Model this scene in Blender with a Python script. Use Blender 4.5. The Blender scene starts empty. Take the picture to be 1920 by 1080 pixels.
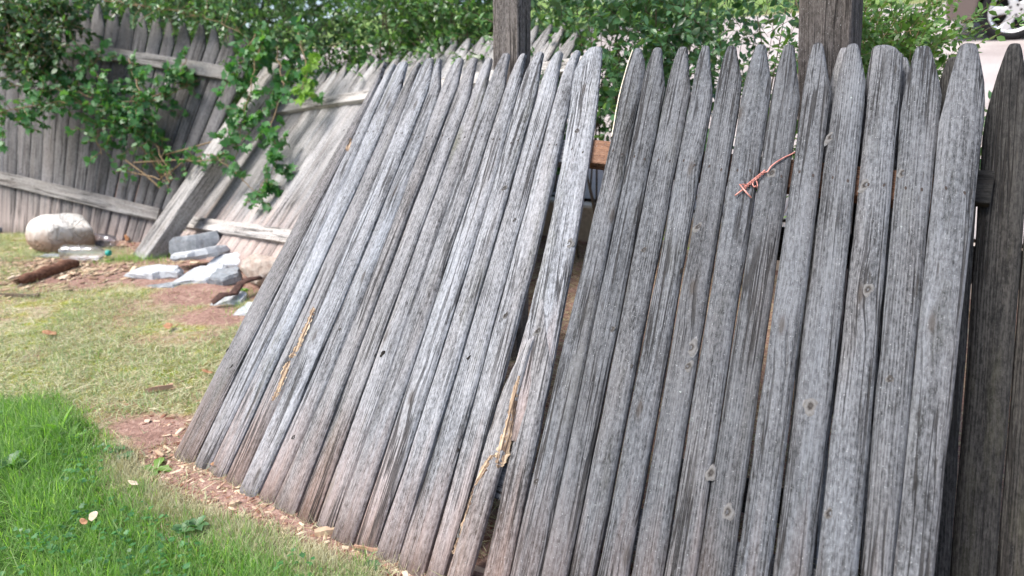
import bpy, math, random
import numpy as np
from mathutils import Vector, Matrix

random.seed(11)
RNG = np.random.default_rng(7)
sc = bpy.context.scene
col = sc.collection

# ------------------------------------------------------------------ camera
F_PX, PITCH, CAM_H = 1160.0, math.radians(17), 1.153
cam = bpy.data.cameras.new('camera')
cam.sensor_width = 36.0
cam.lens = 36.0 * F_PX / 1920.0
cam.clip_start, cam.clip_end = 0.05, 600
cam.dof.use_dof = True
cam.dof.focus_distance = 1.75
cam.dof.aperture_fstop = 2.4
cam_ob = bpy.data.objects.new('camera', cam)
cam_ob.location = (0, 0, CAM_H)
cam_ob.rotation_euler = (math.radians(90) - PITCH, 0, 0)
col.objects.link(cam_ob)
sc.camera = cam_ob

# ------------------------------------------------------------------ light
SUN_EL, SUN_AZ = math.radians(56), math.radians(-112)      # azimuth clockwise from +Y
world = bpy.data.worlds.new('World')
sc.world = world
world.use_nodes = True
wn = world.node_tree
for n in list(wn.nodes):
    wn.nodes.remove(n)
sky = wn.nodes.new('ShaderNodeTexSky')
sky.sky_type = 'NISHITA'
sky.sun_disc = False
sky.sun_elevation = SUN_EL
sky.sun_rotation = SUN_AZ
sky.dust_density = 3.0
sky.ozone_density = 1.0
bg = wn.nodes.new('ShaderNodeBackground')
bg.inputs['Strength'].default_value = 0.14
wo = wn.nodes.new('ShaderNodeOutputWorld')
wn.links.new(sky.outputs[0], bg.inputs[0])
wn.links.new(bg.outputs[0], wo.inputs[0])
sun = bpy.data.lights.new('sun', 'SUN')
sun.energy = 2.3
sun.angle = math.radians(22)
sun.color = (1.0, 0.96, 0.9)
sun_ob = bpy.data.objects.new('sun', sun)
dirv = Vector((math.sin(SUN_AZ) * math.cos(SUN_EL), math.cos(SUN_AZ) * math.cos(SUN_EL), math.sin(SUN_EL)))
sun_ob.rotation_euler = dirv.to_track_quat('Z', 'Y').to_euler()
sun_ob.location = (0, 0, 8)
col.objects.link(sun_ob)
sc.view_settings.view_transform = 'Standard'
sc.view_settings.look = 'None'
sc.view_settings.exposure = 1.12
sc.view_settings.gamma = 1.0
sc.view_settings.use_curve_mapping = False

# ------------------------------------------------------------------ helpers
CP, SP = math.cos(PITCH), math.sin(PITCH)
CAM = Vector((0, 0, CAM_H))

def ray(px, py):
    dx, dy = (px - 960) / F_PX, (540 - py) / F_PX
    return Vector((dx, CP + dy * SP, -SP + dy * CP))

def at(px, py, d):                     # point on a sight line at a given depth
    return CAM + ray(px, py) * d

def at_y(px, py, y):
    r = ray(px, py)
    return CAM + r * (y / r.y)

def vnoise(x, y, seed=0):
    x = np.asarray(x, float); y = np.asarray(y, float)
    xi = np.floor(x).astype(np.int64); yi = np.floor(y).astype(np.int64)
    fx = x - xi; fy = y - yi
    fx = fx * fx * (3 - 2 * fx); fy = fy * fy * (3 - 2 * fy)
    def h(a, b):
        v = (a * 374761393 + b * 668265263 + seed * 974711) & 0xffffffff
        v = ((v ^ (v >> 13)) * 1274126177) & 0xffffffff
        return ((v ^ (v >> 16)) & 0xffff) / 65535.0
    return (h(xi, yi) * (1 - fx) * (1 - fy) + h(xi + 1, yi) * fx * (1 - fy)
            + h(xi, yi + 1) * (1 - fx) * fy + h(xi + 1, yi + 1) * fx * fy)

def fbm(x, y, seed=0, o=3):
    t = 0; a = .5
    for k in range(o):
        t = t + a * vnoise(x * 2 ** k, y * 2 ** k, seed + k); a *= .5
    return t / (1 - .5 ** o)

def sstep(a, b, x):
    t = np.clip((np.asarray(x, float) - a) / (b - a), 0, 1)
    return t * t * (3 - 2 * t)

def S(x, y):                           # distance behind the old fence line
    return (x + 2.6) * .594 + (y - 5.0) * .805

def ground_z(x, y):
    x = np.asarray(x, float); y = np.asarray(y, float)
    s = S(x, y)
    z = np.where(s < 0, 0, .22 * s)
    z = np.where(s > 1.2, .42 + .22 * (s - 1.15), z)
    z = np.where(s > 11.5, .49 + .22 * (s - 1.15), z)
    z = np.where(s > 30, .49 + .22 * 28.85 + .17 * (s - 30), z)
    near = sstep(14, 7, np.hypot(x, y - 2))
    front = sstep(1.0, .4, s)
    z = z + front * (.035 * (fbm(x * 1.3, y * 1.3, 3) - .5) + .018 * (fbm(x * 6, y * 6, 5) - .5)) * near
    z = z + .012 * sstep(2.2, 4.5, y) * front * 4
    b = (x + 1.107) * .523 + (y - 1.833) * .852
    w = (x + 1.107) * .852 - (y - 1.833) * .523
    z = z + .02 * np.clip(w, 0, 2.6) * sstep(-.6, 0, b) * front
    return z

def gz(x, y):
    return float(ground_z(x, y))

def G(px, py, up=0.0):                 # where a sight line meets the ground
    r = ray(px, py); t = 1.0; z = 0
    for i in range(60):
        p = CAM + r * t
        z = gz(p.x, p.y) + up
        t += (z - p.z) / r.z * .7
    p = CAM + r * t
    return Vector((p.x, p.y, gz(p.x, p.y)))

def tag(o, label=None, cat=None, group=None, kind=None):
    if label: o['label'] = label
    if cat: o['category'] = cat
    if group: o['group'] = group
    if kind: o['kind'] = kind
    return o

def empty(name, loc, label=None, cat=None, group=None):
    o = bpy.data.objects.new(name, None)
    o.location = loc
    o.empty_display_size = .1
    col.objects.link(o)
    return tag(o, label, cat, group)

def link(name, me, mat=None, parent=None, M=None):
    o = bpy.data.objects.new(name, me)
    if mat and not me.materials: me.materials.append(mat)
    col.objects.link(o)
    if parent:
        o.parent = parent
        W = M if M is not None else Matrix()
        chain = Matrix()
        q = parent
        while q:
            chain = q.matrix_basis @ chain
            q = q.parent
        o.matrix_basis = chain.inverted() @ W
    elif M is not None:
        o.matrix_basis = M
    return o

def mesh(name, verts, faces, smooth=False):
    me = bpy.data.meshes.new(name)
    me.from_pydata([tuple(v) for v in verts], [], faces)
    if smooth:
        me.polygons.foreach_set('use_smooth', [True] * len(me.polygons))
    me.update()
    return me

def shift(me, org):
    for v in me.vertices: v.co -= org
    return me

def world_obj(name, verts, faces, mat, parent=None, smooth=False, org=None):
    vs = [Vector(v) for v in verts]
    if org is None:
        c = sum(vs, Vector()) / len(vs)
        org = Vector((c.x, c.y, min(v.z for v in vs)))
    me = mesh(name, [v - org for v in vs], faces, smooth)
    return link(name, me, mat, parent, Matrix.Translation(org))

def tube_geo(pts, rads, n=6):
    vs, fs = [], []
    pts = [Vector(p) for p in pts]
    up = Vector((.13, .21, .97))
    for i, p in enumerate(pts):
        t = (pts[min(i + 1, len(pts) - 1)] - pts[max(i - 1, 0)])
        t = t.normalized() if t.length > 1e-9 else Vector((0, 0, 1))
        a = t.cross(up)
        if a.length < 1e-3: a = t.cross(Vector((1, 0, 0)))
        a.normalize(); b = t.cross(a)
        r = rads[i] if hasattr(rads, '__len__') else rads
        for k in range(n):
            an = 2 * math.pi * k / n
            vs.append(p + a * (r * math.cos(an)) + b * (r * math.sin(an)))
    for i in range(len(pts) - 1):
        for k in range(n):
            k2 = (k + 1) % n
            fs.append((i * n + k, i * n + k2, (i + 1) * n + k2, (i + 1) * n + k))
    fs.append(tuple(range(n - 1, -1, -1)))
    fs.append(tuple(range((len(pts) - 1) * n, len(pts) * n)))
    return vs, fs

def join_geo(gs):
    vs, fs = [], []
    for v, f in gs:
        o = len(vs); vs += list(v); fs += [tuple(i + o for i in q) for q in f]
    return vs, fs

def rand_rot(n, dirs=None, roll=None):
    """matrices whose local y follows dirs and z is a rolled normal"""
    d = dirs / np.linalg.norm(dirs, axis=1, keepdims=True)
    r = RNG.normal(size=(n, 3)) if roll is None else roll
    z = r - (r * d).sum(1, keepdims=True) * d
    z /= np.linalg.norm(z, axis=1, keepdims=True) + 1e-9
    x = np.cross(d, z)
    return np.stack([x, d, z], axis=2)          # columns

def scatter(name, tv, tf, pos, rot, scl, extra=None):
    """one mesh of many copies of a small template"""
    tv = np.asarray(tv, float); n = len(pos); k = len(tv)
    scl = np.asarray(scl, float)
    if scl.ndim == 1: scl = scl[:, None]
    loc = tv[None] * scl[:, None, :] if scl.shape[1] == 3 else tv[None] * scl[:, None]
    if extra is not None: loc = extra(loc)
    co = np.einsum('nij,nkj->nki', rot, loc) + pos[:, None, :]
    co = co.reshape(-1, 3)
    sizes = np.array([len(f) for f in tf]); flat = np.concatenate([np.array(f) for f in tf])
    nf, nl = len(tf), len(flat)
    loops = (flat[None] + (np.arange(n) * k)[:, None]).reshape(-1)
    starts1 = np.concatenate([[0], np.cumsum(sizes)[:-1]])
    starts = (starts1[None] + (np.arange(n) * nl)[:, None]).reshape(-1)
    me = bpy.data.meshes.new(name)
    me.vertices.add(n * k); me.vertices.foreach_set('co', co.reshape(-1).astype(np.float32))
    me.loops.add(n * nl); me.loops.foreach_set('vertex_index', loops.astype(np.int32))
    me.polygons.add(n * nf); me.polygons.foreach_set('loop_start', starts.astype(np.int32))
    me.update(calc_edges=True)
    me.validate()
    return me

# ------------------------------------------------------------------ materials
class NT:
    def __init__(s, name):
        s.m = bpy.data.materials.new(name); s.m.use_nodes = True
        s.t = s.m.node_tree
        for n in list(s.t.nodes): s.t.nodes.remove(n)
        s.out = s.t.nodes.new('ShaderNodeOutputMaterial')
    def n(s, typ, **kw):
        nd = s.t.nodes.new(typ)
        for k, v in kw.items(): setattr(nd, k, v)
        return nd
    def put(s, inp, v):
        if v is None: return
        if isinstance(v, bpy.types.NodeSocket): s.t.links.new(v, inp)
        else:
            if inp.type == 'RGBA' and len(v) == 3: v = (*v, 1)
            inp.default_value = v
    def math(s, op, a, b=None, c=None, clamp=False):
        nd = s.n('ShaderNodeMath', operation=op, use_clamp=clamp)
        s.put(nd.inputs[0], a); s.put(nd.inputs[1], b)
        if c is not None: s.put(nd.inputs[2], c)
        return nd.outputs[0]
    def n_sep(s, col_):
        nd = s.n('ShaderNodeSeparateColor'); s.put(nd.inputs[0], col_); return nd.outputs[0]
    def vmath(s, op, a, b=None):
        nd = s.n('ShaderNodeVectorMath', operation=op)
        s.put(nd.inputs[0], a); s.put(nd.inputs[1], b)
        return nd.outputs[0]
    def mapping(s, v, scale=(1, 1, 1), loc=(0, 0, 0)):
        nd = s.n('ShaderNodeMapping'); s.put(nd.inputs[0], v)
        nd.inputs['Scale'].default_value = scale; nd.inputs['Location'].default_value = loc
        return nd.outputs[0]
    def noise(s, v, scale=5, detail=3, rough=.55, dist=0, color=False):
        nd = s.n('ShaderNodeTexNoise'); s.put(nd.inputs['Vector'], v)
        nd.inputs['Scale'].default_value = scale; nd.inputs['Detail'].default_value = detail
        nd.inputs['Roughness'].default_value = rough; nd.inputs['Distortion'].default_value = dist
        return nd.outputs['Color' if color else 'Fac']
    def ramp(s, f, stops, interp='LINEAR'):
        nd = s.n('ShaderNodeValToRGB'); s.put(nd.inputs[0], f)
        cr = nd.color_ramp; cr.interpolation = interp
        while len(cr.elements) < len(stops): cr.elements.new(.5)
        for e, (p, c) in zip(cr.elements, stops):
            e.position = p
            e.color = (c, c, c, 1) if not hasattr(c, '__len__') else (*c, 1)
        return nd.outputs[0]
    def mix(s, f, a, b, typ='MIX'):
        nd = s.n('ShaderNodeMix', data_type='RGBA', blend_type=typ)
        s.put(nd.inputs['Factor'], f); s.put(nd.inputs['A'], a); s.put(nd.inputs['B'], b)
        return nd.outputs['Result'] if 'Result' in nd.outputs and nd.outputs['Result'].enabled else [o for o in nd.outputs if o.type == 'RGBA'][0]
    def mixc(s, f, a, b, typ='MIX'):
        nd = s.n('ShaderNodeMixRGB', blend_type=typ)
        s.put(nd.inputs[0], f); s.put(nd.inputs[1], a); s.put(nd.inputs[2], b)
        return nd.outputs[0]
    def bump(s, h, dist=.002, strength=1.0, normal=None):
        nd = s.n('ShaderNodeBump'); s.put(nd.inputs['Height'], h)
        nd.inputs['Distance'].default_value = dist; nd.inputs['Strength'].default_value = strength
        if normal is not None: s.put(nd.inputs['Normal'], normal)
        return nd.outputs[0]
    def bsdf(s, base, rough=.8, normal=None, spec=.3, **kw):
        nd = s.n('ShaderNodeBsdfPrincipled')
        s.put(nd.inputs['Base Color'], base); s.put(nd.inputs['Roughness'], rough)
        nd.inputs['Specular IOR Level'].default_value = spec
        if normal is not None: s.put(nd.inputs['Normal'], normal)
        for k, v in kw.items(): s.put(nd.inputs[k.replace('_', ' ')], v)
        return nd.outputs[0]
    def done(s, sh):
        s.t.links.new(sh, s.out.inputs[0]); return s.m

def mat_wood(name, light, mid, dark, brown=(.20, .12, .085), brown_h=.36, brown_amt=.62,
             moss=.25, crack=1.0, fibre=1.0, axis='y', speck=1.0, ribs=0.0):
    N = NT(name)
    tc = N.n('ShaderNodeTexCoord').outputs['Object']
    oi = N.n('ShaderNodeObjectInfo').outputs['Random']
    geo_in = tc
    if axis == 'x':
        mp = N.n('ShaderNodeMapping'); N.put(mp.inputs[0], tc)
        mp.inputs['Rotation'].default_value = (0, 0, math.radians(90)); tc = mp.outputs[0]
    comb = N.n('ShaderNodeCombineXYZ')
    N.put(comb.inputs[0], N.math('MULTIPLY', oi, 37.0)); N.put(comb.inputs[1], N.math('MULTIPLY', oi, 91.0)); N.put(comb.inputs[2], N.math('MULTIPLY', oi, 53.0))
    p = N.vmath('ADD', tc, comb.outputs[0])
    # sparse knots
    vor = N.n('ShaderNodeTexVoronoi', voronoi_dimensions='2D')
    N.put(vor.inputs['Vector'], N.mapping(p, (7.5, 2.1, 1)))
    vor.inputs['Scale'].default_value = 1.0
    kd = vor.outputs['Distance']
    ksel = N.math('GREATER_THAN', N.n_sep(vor.outputs['Color']), .62)
    kn = N.math('MULTIPLY', N.ramp(kd, [(0.0, 1.0), (0.035, .9), (0.055, .3), (0.10, 0.0)]), ksel)
    kwarp = N.math('MULTIPLY', N.ramp(kd, [(0.0, 1.0), (.07, .7), (.28, 0.0)], 'EASE'), ksel)
    low = N.noise(N.mapping(p, (5, 1.0, 3)), 1.0, 2)
    off = N.math('ADD', N.math('MULTIPLY', N.math('SUBTRACT', low, .5), .016), N.math('MULTIPLY', kwarp, .010))
    cx = N.n('ShaderNodeCombineXYZ'); N.put(cx.inputs[0], off)
    q = N.vmath('ADD', p, cx.outputs[0])
    grain = N.noise(N.mapping(q, (190, 2.6, 60)), 1.0, 5, .68)
    broad = N.noise(N.mapping(q, (34, .8, 20)), 1.0, 3, .5)
    fine = N.noise(N.mapping(q, (620, 16, 200)), 1.0, 3, .75)
    mott = N.noise(N.mapping(p, (170, 60, 100)), 1.0, 4, .75)
    wav = N.n('ShaderNodeTexWave', wave_type='BANDS', bands_direction='X', wave_profile='SAW')
    N.put(wav.inputs['Vector'], N.mapping(q, (1, .10, .2)))
    wav.inputs['Scale'].default_value = 52; wav.inputs['Distortion'].default_value = 6.0
    wav.inputs['Detail'].default_value = 2; wav.inputs['Detail Scale'].default_value = .6
    rings = wav.outputs['Fac']
    ringmask = N.ramp(N.noise(N.mapping(p, (9, 1.1, 4)), 1.0, 1), [(.42, 0.0), (.60, 1.0)])
    blot = N.noise(N.mapping(p, (9, 2.6, 6)), 1.0, 5, .65)
    spk = N.noise(p, 260, 2, .6)
    fac = N.math('ADD', N.math('MULTIPLY', grain, .52), N.math('MULTIPLY', broad, .18))
    fac = N.math('ADD', fac, N.math('MULTIPLY', fine, .42 * fibre))
    fac = N.math('ADD', fac, N.math('MULTIPLY', N.math('SUBTRACT', mott, .5), .75))
    fac = N.math('ADD', fac, N.math('MULTIPLY', N.math('MULTIPLY', N.math('SUBTRACT', rings, .5), ringmask), .20))
    fac = N.math('ADD', fac, N.math('MULTIPLY', N.math('SUBTRACT', blot, .5), .42))
    if ribs:
        sx_ = N.n('ShaderNodeSeparateXYZ'); N.put(sx_.inputs[0], q)
        rb = N.math('SINE', N.math('MULTIPLY', sx_.outputs[0], 1150.0))
        fac = N.math('ADD', fac, N.math('MULTIPLY', rb, ribs))
    c = N.ramp(fac, [(.36, dark), (.50, mid), (.66, light), (.84, tuple(min(1, v * 1.28) for v in light))])
    # warm / cool drift
    hue = N.noise(N.mapping(p, (11, 1.4, 5)), 1.0, 3)
    c = N.mixc(N.ramp(hue, [(.5, 0.0), (.72, .5)]), c, N.mixc(1.0, c, (.97, .88, .81), 'MULTIPLY'))
    c = N.mixc(N.ramp(hue, [(.28, .55), (.46, 0.0)]), c, N.mixc(1.0, c, (.93, .98, 1.03), 'MULTIPLY'))
    # algae
    mo = N.ramp(N.noise(N.mapping(p, (14, 2.2, 8), (3, 8, 1)), 1.0, 4, .7), [(.56, 0.0), (.74, moss)])
    mo = N.math('MULTIPLY', mo, N.n('ShaderNodeAttribute', attribute_type='OBJECT', attribute_name='moss').outputs['Fac'], clamp=True)
    c = N.mixc(mo, c, (.11, .11, .055))
    c = N.mixc(N.math('MULTIPLY', N.n('ShaderNodeAttribute', attribute_type='OBJECT', attribute_name='warm').outputs['Fac'], .8), c, N.mixc(1.0, c, (.92, .80, .70), 'MULTIPLY'))
    tone = N.n('ShaderNodeAttribute', attribute_type='OBJECT', attribute_name='tone').outputs['Fac']
    tcomb = N.n('ShaderNodeCombineXYZ')
    for i in range(3): N.put(tcomb.inputs[i], tone)
    c = N.mixc(1.0, c, tcomb.outputs[0], 'MULTIPLY')
    # tint at the soil end: dirt on near pickets, overexposure painted on silver ones
    at_b = N.n('ShaderNodeAttribute', attribute_type='OBJECT', attribute_name='foot_tint').outputs['Fac']
    sep = N.n('ShaderNodeSeparateXYZ'); N.put(sep.inputs[0], geo_in)
    hgt = N.math('DIVIDE', sep.outputs[0 if axis == 'x' else 1], brown_h)
    st = N.math('SUBTRACT', N.math('ADD', 1.0, N.math('MULTIPLY', N.math('SUBTRACT', broad, .5), 1.6)), hgt, clamp=True)
    st = N.math('MULTIPLY', N.math('MULTIPLY', st, brown_amt), at_b, clamp=True)
    c = N.mixc(st, c, N.mixc(.45, brown, N.mixc(1.0, c, (1.25, .8, .62), 'MULTIPLY')))
    # lichen specks
    c = N.mixc(N.ramp(spk, [(.66, 0.0), (.73, .5 * speck)]), c, (.52, .54, .55))
    lich = N.ramp(N.noise(p, 55, 3, .6), [(.70, 0.0), (.76, .6 * speck)])
    c = N.mixc(N.math('MULTIPLY', lich, N.ramp(blot, [(.5, 0.0), (.6, 1.0)])), c, (.45, .52, .49))
    # cracks
    crn = N.noise(N.mapping(q, (34, .75, 20), (5, 2, 0)), 1.0, 3, .6)
    cr = N.ramp(N.math('ABSOLUTE', N.math('SUBTRACT', crn, .5)), [(0.0, 1.0), (.012 * crack, .9), (.024 * crack, 0.0)])
    cr = N.math('MULTIPLY', cr, N.ramp(N.noise(N.mapping(p, (8, 1.6, 1), (1, 9, 3)), 1.0, 2), [(.46, 0.0), (.55, 1.0)]))
    pit = N.ramp(N.noise(N.mapping(q, (210, 14, 100)), 1.0, 2, .5), [(.26, 1.0), (.33, 0.0)])
    c = N.mixc(N.math('MULTIPLY', cr, .8), c, (.018, .016, .015))
    c = N.mixc(N.math('MULTIPLY', pit, .55), c, (.05, .045, .04))
    c = N.mixc(N.math('MULTIPLY', kn, .75), c, (.055, .046, .040))
    h = N.math('ADD', N.math('MULTIPLY', grain, 1.0), N.math('MULTIPLY', fine, .45))
    h = N.math('ADD', h, N.math('MULTIPLY', N.math('MULTIPLY', rings, ringmask), .35))
    h = N.math('SUBTRACT', h, N.math('MULTIPLY', cr, 1.6))
    h = N.math('SUBTRACT', h, N.math('MULTIPLY', pit, .5))
    h = N.math('ADD', h, N.math('MULTIPLY', kwarp, .4))
    nm = N.bump(N.math('ADD', h, N.math('MULTIPLY', mott, .5)), .0026, 1.0)
    return N.done(N.bsdf(c, .82, nm, .22))

M_GREY = mat_wood('weathered_grey_wood', (.375, .39, .42), (.205, .213, .23), (.052, .053, .056))
M_RIB = mat_wood('ribbed_grey_wood', (.34, .33, .34), (.17, .165, .165), (.045, .04, .038), ribs=.13)
M_SILVER = mat_wood('silver_grey_wood', (.50, .49, .49), (.30, .29, .29), (.11, .10, .095), brown=(.62, .50, .45), brown_h=.55, brown_amt=.8, moss=.12)  # pale foot colour paints overexposed brightness into the lower boards
M_PURPLE = mat_wood('brown_grey_wood', (.34, .33, .335), (.19, .182, .183), (.06, .055, .053), brown=(.62, .54, .50), brown_h=.46, brown_amt=.95)  # boards turn paler towards the foot
M_DARK = mat_wood('shaded_dark_wood', (.052, .050, .047), (.023, .022, .021), (.007, .007, .007), moss=.2, brown_amt=0, speck=.12)  # near-black colours paint in the shade cast by the leaning panel
M_POST = mat_wood('brown_post_wood', (.23, .205, .195), (.115, .10, .093), (.045, .038, .034), brown_amt=0, moss=.1)
M_BEAM = mat_wood('pale_beam_wood', (.55, .53, .51), (.36, .34, .32), (.15, .13, .12), brown_amt=0, moss=.08)
M_RUST = mat_wood('orange_rail_wood', (.30, .17, .11), (.19, .10, .065), (.08, .04, .028), brown_amt=0, moss=.05)

def mat_simple(name, stops, scale=20, detail=4, rough=.85, bump=.003, spec=.3, island=False, stretch=(1, 1, 1), coord='Object', **kw):
    N = NT(name)
    tc = N.n('ShaderNodeTexCoord').outputs[coord]
    f = N.noise(N.mapping(tc, stretch), scale, detail, .6)
    if island:
        r = N.n('ShaderNodeNewGeometry').outputs['Random Per Island']
        f2 = N.math('ADD', N.math('MULTIPLY', f, .3), N.math('MULTIPLY', r, .7))
    else: f2 = f
    c = N.ramp(f2, stops)
    nm = N.bump(f, bump, .8) if bump else None
    return N.done(N.bsdf(c, rough, nm, spec, **kw))

def mat_leaf(name, stops, rough=.38, transl=.35, spec=.5):
    N = NT(name)
    g = N.n('ShaderNodeNewGeometry')
    r = g.outputs['Random Per Island']
    tc = N.n('ShaderNodeTexCoord').outputs['Object']
    big = N.noise(tc, 2.3, 2)
    f = N.math('ADD', N.math('MULTIPLY', r, .65), N.math('MULTIPLY', big, .38))
    c = N.ramp(f, stops)
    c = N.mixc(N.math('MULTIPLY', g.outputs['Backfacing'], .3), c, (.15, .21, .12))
    vein = N.noise(tc, 90, 2)
    c = N.mixc(N.ramp(vein, [(.4, 0.0), (.65, .25)]), c, (.16, .2, .08))
    pr = N.bsdf(c, rough, N.bump(vein, .002, .5), spec)
    tr = N.n('ShaderNodeBsdfTranslucent'); N.put(tr.inputs[0], N.mixc(1.0, c, (1.5, 1.7, .6), 'MULTIPLY'))
    mx = N.n('ShaderNodeMixShader'); mx.inputs[0].default_value = transl
    N.t.links.new(pr, mx.inputs[1]); N.t.links.new(tr.outputs[0], mx.inputs[2])
    return N.done(mx.outputs[0])

M_HEDGE = mat_leaf('privet_leaves', [(.1, (.008, .028, .012)), (.45, (.026, .088, .030)), (.75, (.06, .16, .05)), (.95, (.14, .25, .12))])
M_HEDGE_LIT = mat_leaf('lit_privet_leaves', [(.1, (.012, .042, .016)), (.4, (.048, .14, .044)), (.7, (.10, .23, .075)), (.95, (.22, .33, .17))], rough=.3)  # lighter copy of the privet leaves, bright lighting painted into the colour
M_HEDGE_B = mat_leaf('bright_privet_leaves', [(.1, (.035, .08, .018)), (.45, (.07, .16, .03)), (.75, (.10, .22, .04)), (.95, (.17, .27, .08))])
M_BLUISH = mat_leaf('glossy_blue_green_leaves', [(.1, (.018, .06, .03)), (.5, (.055, .15, .065)), (.8, (.11, .23, .11)), (.95, (.22, .33, .20))], rough=.28)
M_VINE = mat_leaf('vine_leaves', [(.1, (.022, .10, .03)), (.5, (.045, .175, .05)), (.8, (.07, .23, .065)), (.95, (.17, .29, .09))], rough=.45)
M_LIME = mat_leaf('young_lime_leaves', [(.1, (.12, .25, .03)), (.6, (.20, .38, .05)), (.95, (.30, .45, .09))], rough=.45)
M_GRASS = mat_leaf('lush_grass', [(.1, (.06, .15, .025)), (.35, (.14, .30, .055)), (.6, (.24, .45, .11)), (.8, (.38, .55, .20)), (.97, (.58, .60, .34))], rough=.5, transl=.4, spec=.3)
M_SPARSE = mat_leaf('sparse_pale_grass', [(.1, (.13, .27, .08)), (.3, (.28, .46, .20)), (.48, (.46, .58, .33)), (.62, (.68, .66, .46)), (.95, (.82, .78, .62))], rough=.7, transl=.2, spec=.15)
M_STRAW = mat_leaf('dry_clippings', [(.1, (.36, .30, .17)), (.5, (.60, .53, .35)), (.95, (.80, .74, .56))], rough=.8, transl=.1, spec=.1)
M_BARK = mat_simple('twig_bark', [(.2, (.05, .035, .025)), (.7, (.16, .12, .085))], 60, rough=.8)
M_TWIG = mat_simple('reddish_young_twig', [(.2, (.14, .09, .05)), (.7, (.28, .2, .11))], 60, rough=.7)
M_CHIP = mat_simple('bark_chips', [(.15, (.11, .045, .03)), (.4, (.25, .12, .08)), (.6, (.42, .27, .19)), (.85, (.62, .48, .36))], 30, island=True, rough=.9)
M_TANCHIP = mat_simple('tan_bark_flakes', [(.1, (.14, .08, .05)), (.4, (.34, .23, .15)), (.65, (.52, .39, .27)), (.9, (.68, .56, .42))], 30, island=True, rough=.9)
M_RAW = mat_simple('raw_split_wood', [(.40, (.07, .045, .032)), (.49, (.30, .21, .14)), (.58, (.52, .41, .28)), (.74, (.68, .60, .46))], 1, 5, rough=.8, bump=.004, stretch=(160, 9, 60))
M_HOLE = mat_simple('knot_hole_black', [(.3, (.006, .005, .005)), (.8, (.02, .017, .014))], 60, rough=1, bump=.001)
M_NAIL = mat_simple('rusty_nail', [(.3, (.015, .012, .011)), (.8, (.05, .032, .025))], 300, rough=.7, bump=.0005)

# ------------------------------------------------------------------ ground
def poly_w(pts): return [tuple(G(*p).xy) for p in pts]
LUSH_EDGE = poly_w([(-60, 740), (0, 745), (110, 742), (170, 800), (215, 850), (235, 905), (300, 955), (390, 985), (470, 1010), (560, 1050), (640, 1085), (700, 1110)])
LUSH = LUSH_EDGE + [(-.05, .55), (-.05, -.3), (-3.0, -.3), (-3.4, 2.5)]
LUSH = np.array(LUSH)

def inside(x, y, poly):
    x = np.asarray(x, float); y = np.asarray(y, float)
    r = np.zeros(x.shape, bool); n = len(poly)
    for i in range(n):
        x0, y0 = poly[i]; x1, y1 = poly[(i + 1) % n]
        c = ((y0 > y) != (y1 > y)) & (x < (x1 - x0) * (y - y0) / (y1 - y0 + 1e-12) + x0)
        r ^= c
    return r

def pdist(x, y, poly, closed=True):
    x = np.asarray(x, float); y = np.asarray(y, float)
    d = np.full(x.shape, 1e9); n = len(poly)
    for i in range(n if closed else n - 1):
        x0, y0 = poly[i]; x1, y1 = poly[(i + 1) % n]
        dx, dy = x1 - x0, y1 - y0
        t = np.clip(((x - x0) * dx + (y - y0) * dy) / (dx * dx + dy * dy + 1e-12), 0, 1)
        d = np.minimum(d, np.hypot(x - x0 - t * dx, y - y0 - t * dy))
    return d

def base_side(x, y):                    # >0 behind the near fence's foot line
    return (x + 1.107) * .523 + (y - 1.833) * .852

def soil_mask(x, y):
    b = base_side(x, y)
    w = (x + 1.107) * .852 - (y - 1.833) * .523
    m = sstep(-.30, -.10, b + .12 * (fbm(x * 5, y * 5, 21) - .5)) * sstep(-.22, .05, w)
    for (px, py, rx, ry) in [(250, 518, .75, .30), (420, 545, .45, .28), (160, 500, .6, .25), (250, 880, .16, .09), (310, 800, .22, .10), (450, 590, .4, .2), (330, 850, .25, .15)]:
        c = G(px, py)
        q = np.hypot((x - c.x) / rx, (y - c.y) / ry) + .7 * (fbm(x * 7, y * 7, 9) - .5)
        m = np.maximum(m, sstep(1.1, .7, q))
    m = np.maximum(m, sstep(-.75, -.45, S(x, y)))
    return np.clip(m, 0, 1)

def axis_pts(lo, a, b, hi, fine, ratio=1.22):
    m = list(np.arange(a, b + 1e-6, fine))
    s = fine; v = a
    while v > lo: s *= ratio; v -= s; m.insert(0, v)
    s = fine; v = m[-1]
    while v < hi: s *= ratio; v += s; m.append(v)
    return np.array(m)

gx = axis_pts(-170, -4.8, 2.6, 170, .035)
gy = axis_pts(-40, .2, 6.2, 220, .035)
XX, YY = np.meshgrid(gx, gy)
ZZ = ground_z(XX, YY)
nx, ny = len(gx), len(gy)
me = bpy.data.meshes.new('ground')
co = np.stack([XX, YY, ZZ], -1).reshape(-1, 3)
idx = np.arange(nx * ny).reshape(ny, nx)
q = np.stack([idx[:-1, :-1], idx[:-1, 1:], idx[1:, 1:], idx[1:, :-1]], -1).reshape(-1, 4)
me.vertices.add(len(co)); me.vertices.foreach_set('co', co.reshape(-1).astype(np.float32))
me.loops.add(q.size); me.loops.foreach_set('vertex_index', q.reshape(-1).astype(np.int32))
me.polygons.add(len(q)); me.polygons.foreach_set('loop_start', (np.arange(len(q)) * 4).astype(np.int32))
me.update(calc_edges=True)
me.polygons.foreach_set('use_smooth', [True] * len(me.polygons))
lush = inside(XX, YY, LUSH).astype(float)
dl = pdist(XX, YY, LUSH)
lush = np.clip(.5 + np.where(lush > 0, dl, -dl) / .05, 0, 1)
soil = soil_mask(XX, YY) * (1 - lush)
green_far = sstep(11.2, 11.8, S(XX, YY))
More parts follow.
